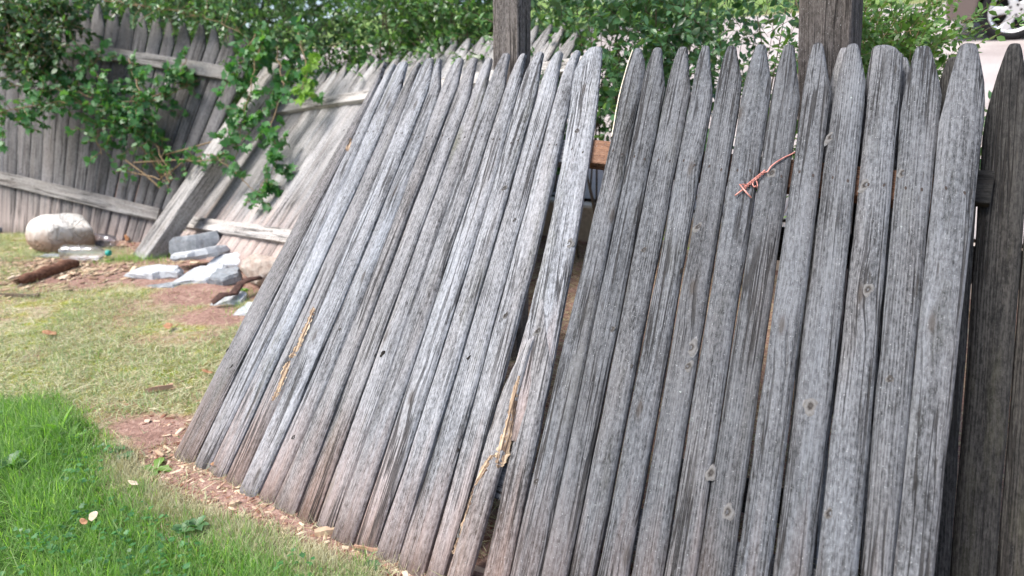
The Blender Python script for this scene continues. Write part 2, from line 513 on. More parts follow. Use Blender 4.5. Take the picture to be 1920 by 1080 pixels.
for nm_, arr in (('lush', lush), ('soil', soil), ('farlawn', green_far)):
    a = me.attributes.new(nm_, 'FLOAT', 'POINT'); a.data.foreach_set('value', arr.reshape(-1).astype(np.float32))

N = NT('ground_soil_and_moss')
pos = N.n('ShaderNodeNewGeometry').outputs['Position']
A = lambda k: N.n('ShaderNodeAttribute', attribute_name=k).outputs['Fac']
n1 = N.noise(pos, 9, 5, .65); n2 = N.noise(pos, 55, 4, .7); n3 = N.noise(pos, 2.6, 3); n4 = N.noise(pos, 180, 2, .6)
soilc = N.ramp(N.math('ADD', N.math('MULTIPLY', n2, .6), N.math('MULTIPLY', n1, .4)), [(.3, (.12, .066, .052)), (.5, (.28, .172, .138)), (.68, (.47, .33, .275))])
mossc = N.ramp(n2, [(.3, (.12, .13, .022)), (.5, (.24, .25, .05)), (.7, (.36, .36, .10))])
thatch = N.ramp(n2, [(.3, (.20, .18, .10)), (.5, (.42, .38, .24)), (.7, (.62, .56, .40))])
mid = N.mixc(N.ramp(n1, [(.44, 0.0), (.56, 1.0)]), thatch, mossc)
mid = N.mixc(N.ramp(n3, [(.40, .75), (.55, 0.0)]), mid, soilc)
c = N.mixc(A('soil'), mid, soilc)
c = N.mixc(A('lush'), c, N.ramp(n2, [(.3, (.03, .06, .012)), (.6, (.06, .12, .025))]))
c = N.mixc(A('farlawn'), c, N.ramp(n1, [(.3, (.10, .17, .04)), (.7, (.2, .28, .09))]))
nm = N.bump(N.math('ADD', n2, N.math('MULTIPLY', n4, .5)), .012, .8)
M_GROUND = N.done(N.bsdf(c, .95, nm, .1))
me.materials.append(M_GROUND)
g_ob = bpy.data.objects.new('ground', me); col.objects.link(g_ob); tag(g_ob, kind='structure')

# driveway and its edge
e_t = Vector((.805, -.594, 0)); e_s = Vector((.594, .805, 0)); L0 = Vector((-2.6, 5.0, 0))
def TS(t, s, z): return L0 + e_t * t + e_s * s + Vector((0, 0, z))
vs, fs = [], []
ts = np.linspace(-30, 40, 36); ss = np.linspace(1.24, 11.6, 14)
for t in ts:
    for s in ss: vs.append(TS(t, s, .48 + .22 * (s - 1.15)))
k = len(ss)
for i in range(len(ts) - 1):
    for j in range(k - 1): fs.append((i * k + j, (i + 1) * k + j, (i + 1) * k + j + 1, i * k + j + 1))
N = NT('pale_concrete')
pos = N.n('ShaderNodeNewGeometry').outputs['Position']
a = N.noise(pos, 1.2, 4); b = N.noise(pos, 70, 3, .7)
c = N.ramp(N.math('ADD', N.math('MULTIPLY', a, .6), N.math('MULTIPLY', b, .4)), [(.35, (.27, .23, .22)), (.5, (.37, .33, .315)), (.66, (.46, .42, .40))])
M_CONC = N.done(N.bsdf(c, .9, N.bump(b, .003, .6), .2))
d_ob = world_obj('driveway', vs, fs, M_CONC); tag(d_ob, kind='structure')
N = NT('cream_concrete')
pos = N.n('ShaderNodeNewGeometry').outputs['Position']
b = N.noise(pos, 45, 4, .7)
c = N.ramp(b, [(.3, (.50, .40, .32)), (.55, (.66, .55, .45)), (.75, (.74, .64, .55))])
M_CREAM = N.done(N.bsdf(c, .85, N.bump(b, .003, .6), .2))
kerb = empty('concrete_kerb', TS(2.5, 1.15, .2), 'cream concrete kerb edging the driveway behind the leaning fence', 'kerb')
t = -9.0
while t < 13:
    ln = 1.18
    z0, z1 = .12, .485 + random.uniform(-.008, .004)
    P = [TS(t, 1.08, z0), TS(t + ln, 1.08, z0), TS(t + ln, 1.24, z0), TS(t, 1.24, z0),
         TS(t, 1.08, z1 - .015), TS(t + ln, 1.08, z1 - .015), TS(t + ln, 1.24, z1), TS(t, 1.24, z1),
         TS(t, 1.095, z1), TS(t + ln, 1.095, z1)]
    F = [(0, 1, 5, 4), (1, 2, 6, 9, 5), (2, 3, 7, 6), (3, 0, 4, 8, 7), (4, 5, 9, 8), (8, 9, 6, 7), (3, 2, 1, 0)]
    world_obj('kerb_block', P, F, M_CREAM, kerb)
    t += ln + .012

# ------------------------------------------------------------------ picket panels
class Plane:
    def __init__(s, O, u, v):
        s.O = Vector(O); s.u = Vector(u).normalized()
        v = Vector(v); v = v - s.u * v.dot(s.u); s.v = v.normalized(); s.n = s.u.cross(s.v)
    def uv(s, px, py):
        r = ray(px, py); t = (s.O - CAM).dot(s.n) / r.dot(s.n)
        p = CAM + r * t - s.O
        return (p.dot(s.u), p.dot(s.v))
    def W(s, u, v, z=0.0): return s.O + s.u * u + s.v * v + s.n * z

def make_board(PL, parent, rows, top, vb, mat, th=.019, off=0, tip=(.32, .3), tl=(.15, .15), name='picket',
               label=None, deg=1, tone=1.0, foot_tint=1.0, crown=.004, tw=None, gap=.0015, jit=.0012, lv=None, gapr=None, moss=1.0, warm=0.0):
    """rows: (xL, xR, y) in photo pixels; top: (x, y) of the tip"""
    L = [PL.uv(x, y) for x, _, y in rows]; R = [PL.uv(x, y) for _, x, y in rows]
    vL = np.array([p[1] for p in L]); uL = np.array([p[0] for p in L])
    vR = np.array([p[1] for p in R]); uR = np.array([p[0] for p in R])
    if deg == 'lin':
        fl = lambda v: float(np.interp(v, vL[::-1] if vL[0] > vL[-1] else vL, uL[::-1] if vL[0] > vL[-1] else uL))
        fr = lambda v: float(np.interp(v, vR[::-1] if vR[0] > vR[-1] else vR, uR[::-1] if vR[0] > vR[-1] else uR))
    else:
        cl = np.polyfit(vL, uL, deg); cr = np.polyfit(vR, uR, deg)
        fl = lambda v: float(np.polyval(cl, v)); fr = lambda v: float(np.polyval(cr, v))
    ut, vt = PL.uv(*top)
    g2 = gapr if gapr is not None else gap
    # local frame along the board's middle
    c0 = (fl(vb) + fr(vb)) / 2; c1 = (fl(vt - .15) + fr(vt - .15)) / 2
    dv = Vector((c1 - c0, vt - .15 - vb)).normalized()
    Y = PL.u * dv.x + PL.v * dv.y; X = PL.u * dv.y - PL.v * dv.x; Z = PL.n
    if tw is None: tw = random.uniform(-.035, .035)
    Rm = Matrix((X, Y, Z)).transposed().to_4x4()
    O = PL.W(c0, vb, off)
    Mx = Matrix.Translation(O) @ Rm @ Matrix.Rotation(tw, 4, 'Y')
    Len = vt - vb
    ds = list(np.linspace(0, Len - tl[0] * 1.25, 15)) + [Len - tl[0] * k for k in (1.0, .75, .5, .3, .14, .04, 0)]
    sd = random.randrange(1000)
    ts_ = [0, .07, .22, .4, .6, .78, .93, 1]
    vs, fs = [], []
    for j, d in enumerate(ds):
        v = vb + d
        a, b = fl(v) + gap, fr(v) - g2
        if b - a < .015: m_ = (a + b) / 2; a, b = m_ - .01, m_ + .01
        a += jit * 2 * (float(vnoise(d * 18, 1.5, sd)) - .5) * 2
        b += jit * 2 * (float(vnoise(d * 18, 7.5, sd)) - .5) * 2
        e = Len - d
        w = b - a
        tw_ = w * tip[0] if tip[0] < 2 else tip[0]
        fL = 1 - (1 - min(1, e / tl[0])) ** 1.18; fR = 1 - (1 - min(1, e / tl[1])) ** 1.18
        aa = ut - tip[0] * w * .5; bb = ut + tip[1] * w * .5
        if e < max(tl):
            a = aa + (a - aa) * fL; b = bb + (b - bb) * fR
        if e < .004: a += .0012; b -= .0012
        th_ = th * (1 if e > .05 else .72 + .28 * e / .05)
        bow = .006 * (float(vnoise(d * 2.2, 3.5, sd)) - .5)
        for i, t in enumerate(ts_):
            u = a + (b - a) * t
            x = (u - c0) * dv.y - (v - vb) * dv.x; y = (u - c0) * dv.x + (v - vb) * dv.y
            z = th_ / 2 + crown * (1 - (2 * t - 1) ** 2) + bow
            if i in (0, 7): z -= .0055
            if i in (1, 6): z -= .0008
            z += .0022 * (float(vnoise(d * 22 + i * .3, u * 60, sd + 5)) - .5)
            if j == len(ds) - 1: z -= .002
            vs.append((x, y, z))
        for t in (1, 0):
            u = a + (b - a) * t
            vs.append(((u - c0) * dv.y - (v - vb) * dv.x, (u - c0) * dv.x + (v - vb) * dv.y, -th_ / 2 + bow))
    K = 10
    for j in range(len(ds) - 1):
        for i in range(K):
            i2 = (i + 1) % K
            fs.append((j * K + i, j * K + i2, (j + 1) * K + i2, (j + 1) * K + i))
    fs.append(tuple(range(K - 1, -1, -1))); fs.append(tuple(range((len(ds) - 1) * K, len(ds) * K)))
    me = mesh(name, vs, fs)
    me.polygons.foreach_set('use_smooth', [(k_ % K) in (1, 2, 3, 4, 5) if k_ < (len(ds) - 1) * K else False for k_ in range(len(fs))])
    o = link(name, me, mat, parent, Mx)
    o['tone'] = float(tone); o['foot_tint'] = float(foot_tint); o['moss'] = float(moss); o['warm'] = float(warm)
    if label: o['label'] = label
    return o

def beam(name, p0, p1, w, h, up, mat, parent=None, tone=1.0, seg=10, rough=.003, skew=0):
    """rectangular timber from p0 to p1; h measured along up; local y runs along it"""
    p0, p1, up = Vector(p0), Vector(p1), Vector(up)
    Y = (p1 - p0).normalized(); Z = (up - Y * up.dot(Y)).normalized(); X = Y.cross(Z)
    L = (p1 - p0).length
    sd = random.randrange(999)
    prof = [(-.5, -.5), (-.42, -.5), (.42, -.5), (.5, -.42), (.5, .42), (.42, .5), (-.42, .5), (-.5, .42), (-.5, -.42)][1:]
    prof = [(-.46, -.5), (.46, -.5), (.5, -.46), (.5, .46), (.46, .5), (-.46, .5), (-.5, .46), (-.5, -.46)]
    vs, fs = [], []
    for j in range(seg + 1):
        d = L * j / seg
        for i, (a, b) in enumerate(prof):
            e = rough * (float(vnoise(d * 9, i * 3.3, sd)) - .5) * 2
            vs.append((a * w + e, d + (skew * (b + .5) if j in (0, seg) else 0), b * h + e * .6))
    K = 8
    for j in range(seg):
        for i in range(K):
            i2 = (i + 1) % K
            fs.append((j * K + i2, j * K + i, (j + 1) * K + i, (j + 1) * K + i2))
    fs.append(tuple(range(K))); fs.append(tuple(range((seg + 1) * K - 1, seg * K - 1, -1)))
    Mx = Matrix.Translation(p0) @ Matrix((X, Y, Z)).transposed().to_4x4()
    o = link(name, mesh(name, vs, fs), mat, parent, Mx)
    o['tone'] = tone; o['foot_tint'] = 0.0; o['moss'] = 1.0; o['warm'] = 0.0
    return o

# ---- near leaning panel -------------------------------------------------
rdir = Vector((-1950, 300, F_PX)).normalized(); bdir = Vector((1155, 3024, F_PX)).normalized()
def c2w(v): return Vector((v.x, v.z * CP + v.y * SP, -v.z * SP + v.y * CP))
NEAR = Plane(at(345, 855, 2.09), -c2w(rdir), c2w(bdir))

near = empty('leaning_fence', NEAR.W(1.1, 0), 'long weathered grey picket fence panel leaning back, twisted copper wire tied to it', 'fence')
rowsA = {
    200: [676, 690, 709, 738, 762, 793, 817, 845, 875, 905, 938, 965, 1002, 1037, 1070, 1118],
    340: [602, 627, 650, 682, 708, 739, 770, 795, 828, 857, 892, 932, 965, 1002, 1041, 1102],
    440: [550, 573, 602, 631, 666, 701, 735, 757, 790, 823, 860, 897, 935, 973, 1014, 1083],
    600: [452, 492, 525, 558, 597, 632, 664, 695, 730, 771, 807, 848, 887, 932, 981, 1050],
    720: [390, 440, 470, 502, 540, 576, 612, 648, 687, 727, 769, 812, 855, 901, 949, 1032],
    850: [335, 375, 410, 448, 487, 525, 562, 603, 643, 681, 724, 770, 812, 862, 908, 1001]}
tipsA = [(724, 118), (740, 122), (757, 118), (787, 120), (807, 114), (823, 110), (863, 112), (890, 110), (918, 110),
         (952, 105), (983, 104), (1013, 102), (1048, 99), (1083, 97), (1118, 91)]
toneA = [.86, 1.12, 1.12, .86, 1.12, 1.0, .86, .88, 1.0, .94, 1.06, 1.1, 1.0, .98, 1.0]
for i in range(15):
    rows = [(xs[i], xs[i + 1], y) for y, xs in rowsA.items()]
    if i == 13:
        rows = [(1037, 1068, 200), (1002, 1040, 340), (973, 1014, 440), (955, 1001, 500), (932, 973, 600), (901, 943, 720), (862, 905, 850)]
    if i == 14:
        rows = [(1070, 1118, 200), (1043, 1102, 340), (1028, 1083, 440), (1018, 1072, 500), (990, 1050, 600), (956, 1032, 720)]
    lab = None
    if i == 0: lab = 'ribbed dark-grooved end picket at the left edge of the panel'
    if i == 14:
        # the last one before the gap is wide above and torn in two lower down
        make_board(NEAR, near, rows, (1118, 91), .36, M_GREY, off=.001, tip=(.5, .45), tl=(.13, .05), deg=2, tone=.88,
                   label='wide picket beside the gap, split off above the soil', gap=.002)
        make_board(NEAR, near, [(954, 996, 700), (913, 953, 850), (867, 911, 1000)], (1000, 640), -.03, M_GREY, off=.012, tip=(.2, .3), tl=(.2, .3),
                   deg=1, tone=.82, foot_tint=.9, warm=.6, label='broken lower length of picket with torn yellow wood')
        make_board(NEAR, near, [(990, 1033, 720), (955, 1001, 850), (936, 985, 950), (929, 977, 1000)], (1020, 560), -.03, M_GREY, off=.004, tip=(.2, .3),
                   tl=(.2, .2), deg=1, tone=.72, foot_tint=1.2, warm=.5)
        continue
    make_board(NEAR, near, rows, tipsA[i], -.03, M_RIB if i == 0 else M_GREY, off=random.uniform(-.003, .004) + (.004 if i in (4, 9, 12) else 0),
               tip=(random.uniform(.34, .5), random.uniform(.34, .5)), tl=(random.uniform(.15, .23), random.uniform(.12, .2)),
               deg=2, tone=(toneA[i] * .6 + .4) * .82 * random.uniform(.94, 1.06), foot_tint=random.uniform(.7, 1.2) if i not in (1, 4) else .3, label=lab,
               gap=.0016 if i not in (3, 7, 8) else .003, gapr=.0045 if i in (2, 3, 6, 7, 8, 11, 12) else .0022, moss=3.0 if i in (8, 2) else 1.0, warm=[0, .1, 0, .4, .1, .1, .5, .5, .3, .2, .1, .1, .2, .1, 0][i])
rowsB = {
    250: [1153, 1190, 1233, 1283, 1328, 1380, 1435, 1493, 1552, 1618, 1684, 1759, 1843],
    600: [1062, 1110, 1164, 1212, 1267, 1322, 1381, 1447, 1510, 1581, 1657, 1722, 1802],
    1000: [980, 1037, 1085, 1137, 1197, 1260, 1319, 1387, 1457, 1535, 1618, 1683, 1760]}
tipsB = [(1197, 96), (1234, 94), (1281, 92), (1324, 91), (1372, 89), (1427, 89), (1480, 88), (1534, 88), (1599, 87), (1654, 89), (1730, 90), (1815, 88)]
toneB = [.80, .70, .78, .76, .62, .70, .56, .74, .70, .84, .68, .80]
gL = [.001, .001, .002, .002, .002, .001, .001, .003, .002, .003, .001, .001]
gR = [.0015, .004, .004, .0045, .004, .002, .005, .004, .0045, .004, .001, .001]
for i in range(12):
    rows = [(xs[i], xs[i + 1], y) for y, xs in rowsB.items()]
    kw = dict(tip=(.38, .38), tl=(random.uniform(.22, .27), random.uniform(.15, .21)))
    lab = None
    if i == 0: kw = dict(tip=(.40, .44), tl=(.30, .08)); lab = 'picket on the right of the gap with a painted sunlit left edge'
    if i == 9: kw = dict(tip=(.66, .62), tl=(.26, .03)); lab = 'knotty bent picket with a blunt double top'
    if i == 11: lab = 'broad smooth picket at the right end'
    make_board(NEAR, near, rows, tipsB[i], -.03, M_GREY, off=random.uniform(-.003, .003) + (.004 if i in (0, 7, 11) else 0), deg=1, tone=(toneB[i] * .9 + .07) * .54,
               foot_tint=.6, label=lab, gap=gL[i], gapr=gR[i], crown=.0055, **kw)

def nl(px):                            # nail line of the top rail
    return np.interp(px, [700, 777, 923, 1095, 1150, 1346, 1580, 1725, 1803], [252, 259, 265, 287, 292, 321, 342, 360, 366])
def rail_on(PL, a, b, mat, parent, w=.089, th=.038, z=-.031, tone=1.0, name='rail', label=None):
    u0, v0 = PL.uv(*a); u1, v1 = PL.uv(*b)
    o = beam(name, PL.W(u0, v0, z), PL.W(u1, v1, z), w, th, PL.n, mat, parent, tone)
    if label: o['label'] = label
    return o
rail_on(NEAR, (690, 252), (1092, 280), M_GREY, near, tone=.7)
rail_on(NEAR, (1075, 273), (1800, 352), M_RUST, near, z=-.036, tone=.75, label='orange brown rail showing in the gap')
beam('rail', NEAR.W(-.0, .27, -.031), NEAR.W(1.98, .25, -.031), .089, .038, NEAR.n, M_GREY, near, .4)

# nails along the rails (tiny rusty heads, joined)
def disc(PL, u, v, z, ru, rv, n=8, ang=0, hgt=.0):
    vs = [PL.W(u, v, z + hgt)]
    for k in range(n):
        a = 2 * math.pi * k / n
        x, y = ru * math.cos(a), rv * math.sin(a)
        vs.append(PL.W(u + x * math.cos(ang) - y * math.sin(ang), v + x * math.sin(ang) + y * math.cos(ang), z))
    return vs, [(0, k + 1, (k + 1) % n + 1) for k in range(n)]

dg = bpy.context.evaluated_depsgraph_get
def on_front(PL, u, v, objs, default=.014):
    """height of the wood front above the panel plane, measured by a ray"""
    best = None
    o0 = PL.W(u, v, .2)
    for o in objs:
        Mi = o['_mi']
        a = Mi @ o0; d = (Mi.to_3x3() @ (-PL.n)).normalized()
        hit, loc, nr, ix = o['_bvh'].ray_cast(a, d), None, None, None
        if hit[0] is not None:
            dist = hit[3]
            if best is None or dist < best: best = dist
    return (.2 - best) if best is not None else default
from mathutils.bvhtree import BVHTree
class Fr:                               # ray tester over the pickets of one panel
    def __init__(s, PL, parent):
        s.PL = PL; vs = []; fs = []
        base = parent.matrix_basis
        for o in bpy.data.objects:
            if o.parent == parent and o.type == 'MESH' and o.name.startswith('picket'):
                Wm = base @ o.matrix_basis; k0 = len(vs)
                vs += [Wm @ v.co for v in o.data.vertices]
                fs += [tuple(i + k0 for i in p.vertices) for p in o.data.polygons]
        s.t = BVHTree.FromPolygons(vs, fs)
    def z(s, u, v, default=.014):
        h = s.t.ray_cast(s.PL.W(u, v, .25), -s.PL.n)
        return .25 - h[3] if h[0] is not None and h[3] < .29 else default
FN = Fr(NEAR, near)
gs = []
for i in range(15):
    for f in (.33, .7):
        x = (rowsA[200][i] * .55 + rowsA[340][i] * .45) * (1 - f) + (rowsA[200][i + 1] * .55 + rowsA[340][i + 1] * .45) * f
        u, v = NEAR.uv(x, nl(x) + random.uniform(-4, 4))
        gs.append(disc(NEAR, u, v, FN.z(u, v) + .0008, .0027, .0052, 7, random.uniform(-.3, .3)))
for i in range(12):
    for f in (.3, .72):
        yy = nl((rowsB[250][i] + rowsB[250][i + 1]) / 2)
        k = (yy - 250) / 350
        xa = rowsB[250][i] * (1 - k) + rowsB[600][i] * k; xb = rowsB[250][i + 1] * (1 - k) + rowsB[600][i + 1] * k
        x = xa * (1 - f) + xb * f
        u, v = NEAR.uv(x, nl(x) + random.uniform(-4, 4))
        gs.append(disc(NEAR, u, v, FN.z(u, v) + .0008, .0027, .0058, 7, random.uniform(-.3, .3)))
vs, fs = join_geo(gs)
o = world_obj('nail_head', vs, fs, M_NAIL, near); o['kind'] = 'stuff'

# knots and knot holes that show one by one
N = NT('knot_wood')
tc = N.n('ShaderNodeTexCoord').outputs['Object']
ln_ = N.n('ShaderNodeVectorMath', operation='LENGTH'); N.put(ln_.inputs[0], N.mapping(tc, (1, .62, 0)))
rr = N.math('ADD', N.math('MULTIPLY', ln_.outputs['Value'], 620), N.math('MULTIPLY', N.noise(tc, 90, 3), 5))
rg = N.math('SINE', rr)
fa = N.math('ADD', N.math('MULTIPLY', rg, .10), N.math('ADD', N.math('MULTIPLY', N.noise(tc, 300, 3), .35), N.math('MULTIPLY', ln_.outputs['Value'], 26)))
c = N.ramp(fa, [(.12, (.03, .026, .024)), (.36, (.11, .105, .10)), (.7, (.20, .20, .205))])
M_KNOT = N.done(N.bsdf(c, .9, N.bump(N.noise(tc, 250, 3), .002, .8), .1))
def knot(px, py, w, h, dark=False, ang=0, hz=.004):
    u, v = NEAR.uv(px, py); z0 = FN.z(u, v)
    if px < 1100: dirn = Vector((355, 700))
    ru = w / 2 * .00125; rv = h / 2 * .0016
    vs, fs = [], []
    rings = [(1.0, -.0016), (.8, .0006), (.62, .0012), (.42, .0009), (.25, .0002)] if not dark else [(1.0, .0003), (.6, .0006), (.3, .0006)]
    n = 14
    for q_, (r_, hh) in enumerate(rings):
        for k in range(n):
            a = 2 * math.pi * k / n; jj = 1 + .16 * math.sin(3 * a + px) + .1 * math.sin(5 * a + py)
            vs.append(Vector((ru * r_ * jj * math.cos(a), rv * r_ * jj * math.sin(a), hh * (hz / .004))))
    vs.append(Vector((0, 0, rings[-1][1] - (.0006 if not dark else 0))))
    for q_ in range(len(rings) - 1):
        for k in range(n):
            k2 = (k + 1) % n
            fs.append((q_ * n + k, q_ * n + k2, (q_ + 1) * n + k2, (q_ + 1) * n + k))
    for k in range(n): fs.append(((len(rings) - 1) * n + k, (len(rings) - 1) * n + (k + 1) % n, len(vs) - 1))
    M_ = Matrix.Translation(NEAR.W(u, v, z0)) @ Matrix((NEAR.u, NEAR.v, NEAR.n)).transposed().to_4x4() @ Matrix.Rotation(ang, 4, 'Z')
    link('knot_hole' if dark else 'knot', mesh('knot', vs, fs, True), M_HOLE if dark else M_KNOT, near, M_)
for a in [(1627, 548, 20, 26), (1298, 655, 26, 34), (1292, 690, 18, 22), (1520, 766, 24, 30), (1366, 962, 22, 26), (1622, 352, 20, 30), (1310, 430, 16, 26),
          (1210, 474, 12, 13), (1555, 965, 14, 17), (1186, 690, 8, 8), (1448, 330, 18, 22), (1558, 262, 18, 40), (1084, 250, 14, 14),
          (949, 358, 13, 20), (1070, 460, 22, 26), (968, 417, 9, 12), (642, 620, 10, 8), (870, 592, 10, 18), (1013, 625, 16, 22), (555, 642 + 180, 12, 12), (952, 595, 12, 18),
          (1692, 330, 20, 18), (1668, 715, 14, 12), (1335, 890, 18, 24), (1150, 620, 14, 12), (1010, 905, 12, 12), (870, 1000, 14, 20)]:
    knot(*a, ang=random.uniform(-.5, .1))
for a in [(722, 666, 11, 16), (883, 674, 7, 11), (861, 845, 9, 8), (704, 668, 5, 10), (1276, 512, 7, 18), (441, 690, 6, 10), (432, 658, 8, 14)]:
    knot(*a, dark=True, ang=-.35)

# torn raw wood on two pickets
def torn(pts, z=.0015, name='torn_wood'):
    fine_p = []
    for (a0, b0_, y0), (a1, b1_, y1) in zip(pts[:-1], pts[1:]):
        for k in range(4):
            t = k / 4; fine_p.append((a0 + (a1 - a0) * t + random.uniform(-1.6, 1.6), b0_ + (b1_ - b0_) * t + random.uniform(-1.6, 1.6), y0 + (y1 - y0) * t))
    fine_p.append(pts[-1]); pts = fine_p
    cl = [NEAR.uv((a + b) / 2, y) for a, b, y in pts]
    vs, fs = [], []
    org = NEAR.W(*cl[len(cl) // 2], 0)
    for j, (a, b, y) in enumerate(pts):
        ua, va = NEAR.uv(a, y + random.uniform(-1, 1)); ub, vb_ = NEAR.uv(b, y + random.uniform(-1, 1))
        for k in range(4):
            f = k / 3; u = ua + (ub - ua) * f; v = va + (vb_ - va) * f
            zz = FN.z(u, v) + z + (-.002 if k in (0, 3) else random.uniform(-.0016, .002))
            vs.append(NEAR.W(u, v, zz))
    for j in range(len(pts) - 1):
        for k in range(3): fs.append((j * 4 + k, (j + 1) * 4 + k, (j + 1) * 4 + k + 1, j * 4 + k + 1))
    dirn = (NEAR.W(*cl[0]) - NEAR.W(*cl[-1])).normalized()
    X = dirn.cross(NEAR.n).normalized()
    M_ = Matrix.Translation(org) @ Matrix((X, dirn, NEAR.n)).transposed().to_4x4()
    Mi = M_.inverted()
    return link(name, mesh(name, [Mi @ p for p in vs], fs), M_RAW, near, M_)
torn([(592, 594, 578), (586, 597, 586), (583, 592, 596), (576, 588, 612), (568, 578, 628), (563, 571, 644), (557, 566, 656), (552, 560, 664), (547, 560, 670), (547, 552, 674)])
torn([(546, 551, 680), (537, 549, 688), (532, 548, 700), (530, 542, 712), (528, 537, 722), (523, 530, 734), (516, 528, 742), (514, 518, 754)])
torn([(978, 981, 712), (970, 980, 728), (962, 975, 752), (958, 970, 785), (950, 966, 812), (940, 962, 838), (934, 958, 858), (936, 950, 872), (938, 942, 882)])
torn([(925, 940, 858), (916, 926, 870), (904, 924, 886), (898, 912, 900), (896, 902, 914)])
torn([(893, 898, 916), (890, 896, 930), (882, 892, 948), (876, 886, 964), (870, 878, 984), (864, 872, 1004), (858, 866, 1020), (852, 856, 1040)])
torn([(657, 664, 262), (655, 662, 274), (652, 657, 286)])

def edge_strip(px_pts, w, name, mat, label):
    i0 = [NEAR.uv(x_, y_) for x_, y_ in px_pts]; vs, fs = [], []
    for (u, v) in i0:
        for du, z_ in ((-.0012, .004), (-.0012, .0155), (w, .0172), (w, .012)): vs.append(NEAR.W(u + du, v, z_))
    for j in range(len(i0) - 1):
        for k in range(3): fs.append((j * 4 + k, j * 4 + k + 1, (j + 1) * 4 + k + 1, (j + 1) * 4 + k))
    world_obj(name, vs, fs, mat, near)
edge_strip([(1188, 100), (1181, 120), (1175, 140), (1168, 165), (1162, 190), (1157, 215), (1153, 240), (1149, 262)], .0022, 'sunlit_edge', mat_simple('sunlit_edge_wood', [(.2, (.55, .45, .33)), (.8, (.80, .74, .64))], 60), None)  # pale strip paints sunlight onto this picket's left edge

# ---- copper wire --------------------------------------------------------
N = NT('copper_wire')
tc = N.n('ShaderNodeTexCoord').outputs['Object']
c = N.ramp(N.noise(tc, 120, 3), [(.3, (.42, .15, .12)), (.7, (.66, .32, .27))])
M_COPPER = N.done(N.bsdf(c, .42, None, .5, Metallic=.35))
def wp(px, py, z):
    u, v = NEAR.uv(px, py); return NEAR.W(u, v, FN.z(u, v, .012) + z)
def helix(a, b, turns, r, ph, n=60, z=.006):
    A_, B_ = wp(*a, z), wp(*b, z); t = (B_ - A_).normalized(); s1 = NEAR.n; s2 = t.cross(s1)
    return [A_.lerp(B_, k / n) + s1 * (r * math.cos(ph + turns * 2 * math.pi * k / n)) + s2 * (r * math.sin(ph + turns * 2 * math.pi * k / n)) for k in range(n + 1)]
gs = []
gs.append(tube_geo([wp(1492, 288, -.006), wp(1483, 292, .003), wp(1470, 303, .006), wp(1455, 313, .006), wp(1446, 321, .007), wp(1440, 330, .006), wp(1434, 330, .006)], .0021, 8))
gs.append(tube_geo(helix((1436, 328), (1398, 360), 4.2, .0032, 0), .0019, 7))
gs.append(tube_geo(helix((1436, 328), (1398, 360), 4.2, .0032, math.pi), .0019, 7))
gs.append(tube_geo([wp(1398, 361, .007), wp(1390, 368, .008), wp(1380, 376, .009)], .0021, 8))
gs.append(tube_geo([wp(1402, 355, .006), wp(1396, 356, .010), wp(1389, 357, .013), wp(1400, 370, .012), wp(1410, 379, .011)], .0021, 8))
lp = [wp(1427, 337, .006), wp(1420, 344, .008), wp(1414, 348, .009)]
for k in range(9):
    a = math.radians(60 + 260 * k / 8); lp.append(wp(1417 - 4.5 * math.sin(a) * 1.0, 353 - 5 * math.cos(a), .009 + .003 * k / 8))
gs.append(tube_geo(lp, .0019, 7))
vs, fs = join_geo(gs)
w_ob = world_obj('twisted_wire', vs, fs, M_COPPER, smooth=True)
tag(w_ob, 'twisted pinkish copper wire poking out between two grey pickets', 'wire')

# ---- dark upright panel at the right ------------------------------------
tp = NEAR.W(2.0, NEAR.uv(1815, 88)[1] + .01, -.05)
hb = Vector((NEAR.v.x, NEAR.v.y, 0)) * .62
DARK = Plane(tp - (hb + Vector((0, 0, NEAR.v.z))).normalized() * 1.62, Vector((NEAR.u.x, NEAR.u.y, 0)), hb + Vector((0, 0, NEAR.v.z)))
dark = empty('dark_fence', DARK.W(.3, .0), 'shade-darkened picket fence panel standing upright behind the leaning one', 'fence')
sepD = {250: [1540, 1612, 1648, 1735, 1842, 1935, 2030], 600: [1500, 1580, 1640, 1725, 1816, 1904, 2010], 1000: [1460, 1540, 1610, 1700, 1788, 1876, 1985]}
tipD = [(1585, 92), (1640, 94), (1690, 110), (1790, 110), (1902, 84), (1985, 84)]
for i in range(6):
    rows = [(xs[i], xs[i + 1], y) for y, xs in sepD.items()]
    make_board(DARK, dark, rows, tipD[i], -.05, M_DARK if i > 2 else M_GREY, deg=1, tone=1.0 if i > 2 else .6, foot_tint=0, tip=(.25, .28) if i > 2 else (.3, .3), tl=(.26, .2), gap=.002, th=.02)
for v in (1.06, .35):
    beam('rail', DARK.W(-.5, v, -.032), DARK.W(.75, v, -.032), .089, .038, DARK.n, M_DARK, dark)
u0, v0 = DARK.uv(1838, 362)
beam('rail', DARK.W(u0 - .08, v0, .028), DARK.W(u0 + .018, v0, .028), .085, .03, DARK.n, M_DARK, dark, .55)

# ---- posts --------------------------------------------------------------
def post(px_t, px_b, y_b, Y, w, ang, mat, label, top_py=-220, tone=1.0):
    a = at_y(px_b, y_b, Y); b = at_y(px_t, top_py, Y + .0)
    d = (b - a).normalized()
    g0 = a - d * ((a.z - gz(a.x, a.y) + .12) / d.z)
    up = Vector((math.sin(ang), math.cos(ang), 0))
    o = beam('fence_post', g0, b, w, w, up, mat, None, tone, seg=14, rough=.002)
    tag(o, label, 'post'); return o
post(960, 960, 120, 2.62, .112, math.radians(28), M_POST, 'brown grey square post behind the tips of the leaning fence, above its middle', -200, 1.0)
post(1563, 1556, 95, 2.12, .150, math.radians(40), M_POST, 'thick dark grey square post rising behind the right part of the fence', -180, .62)

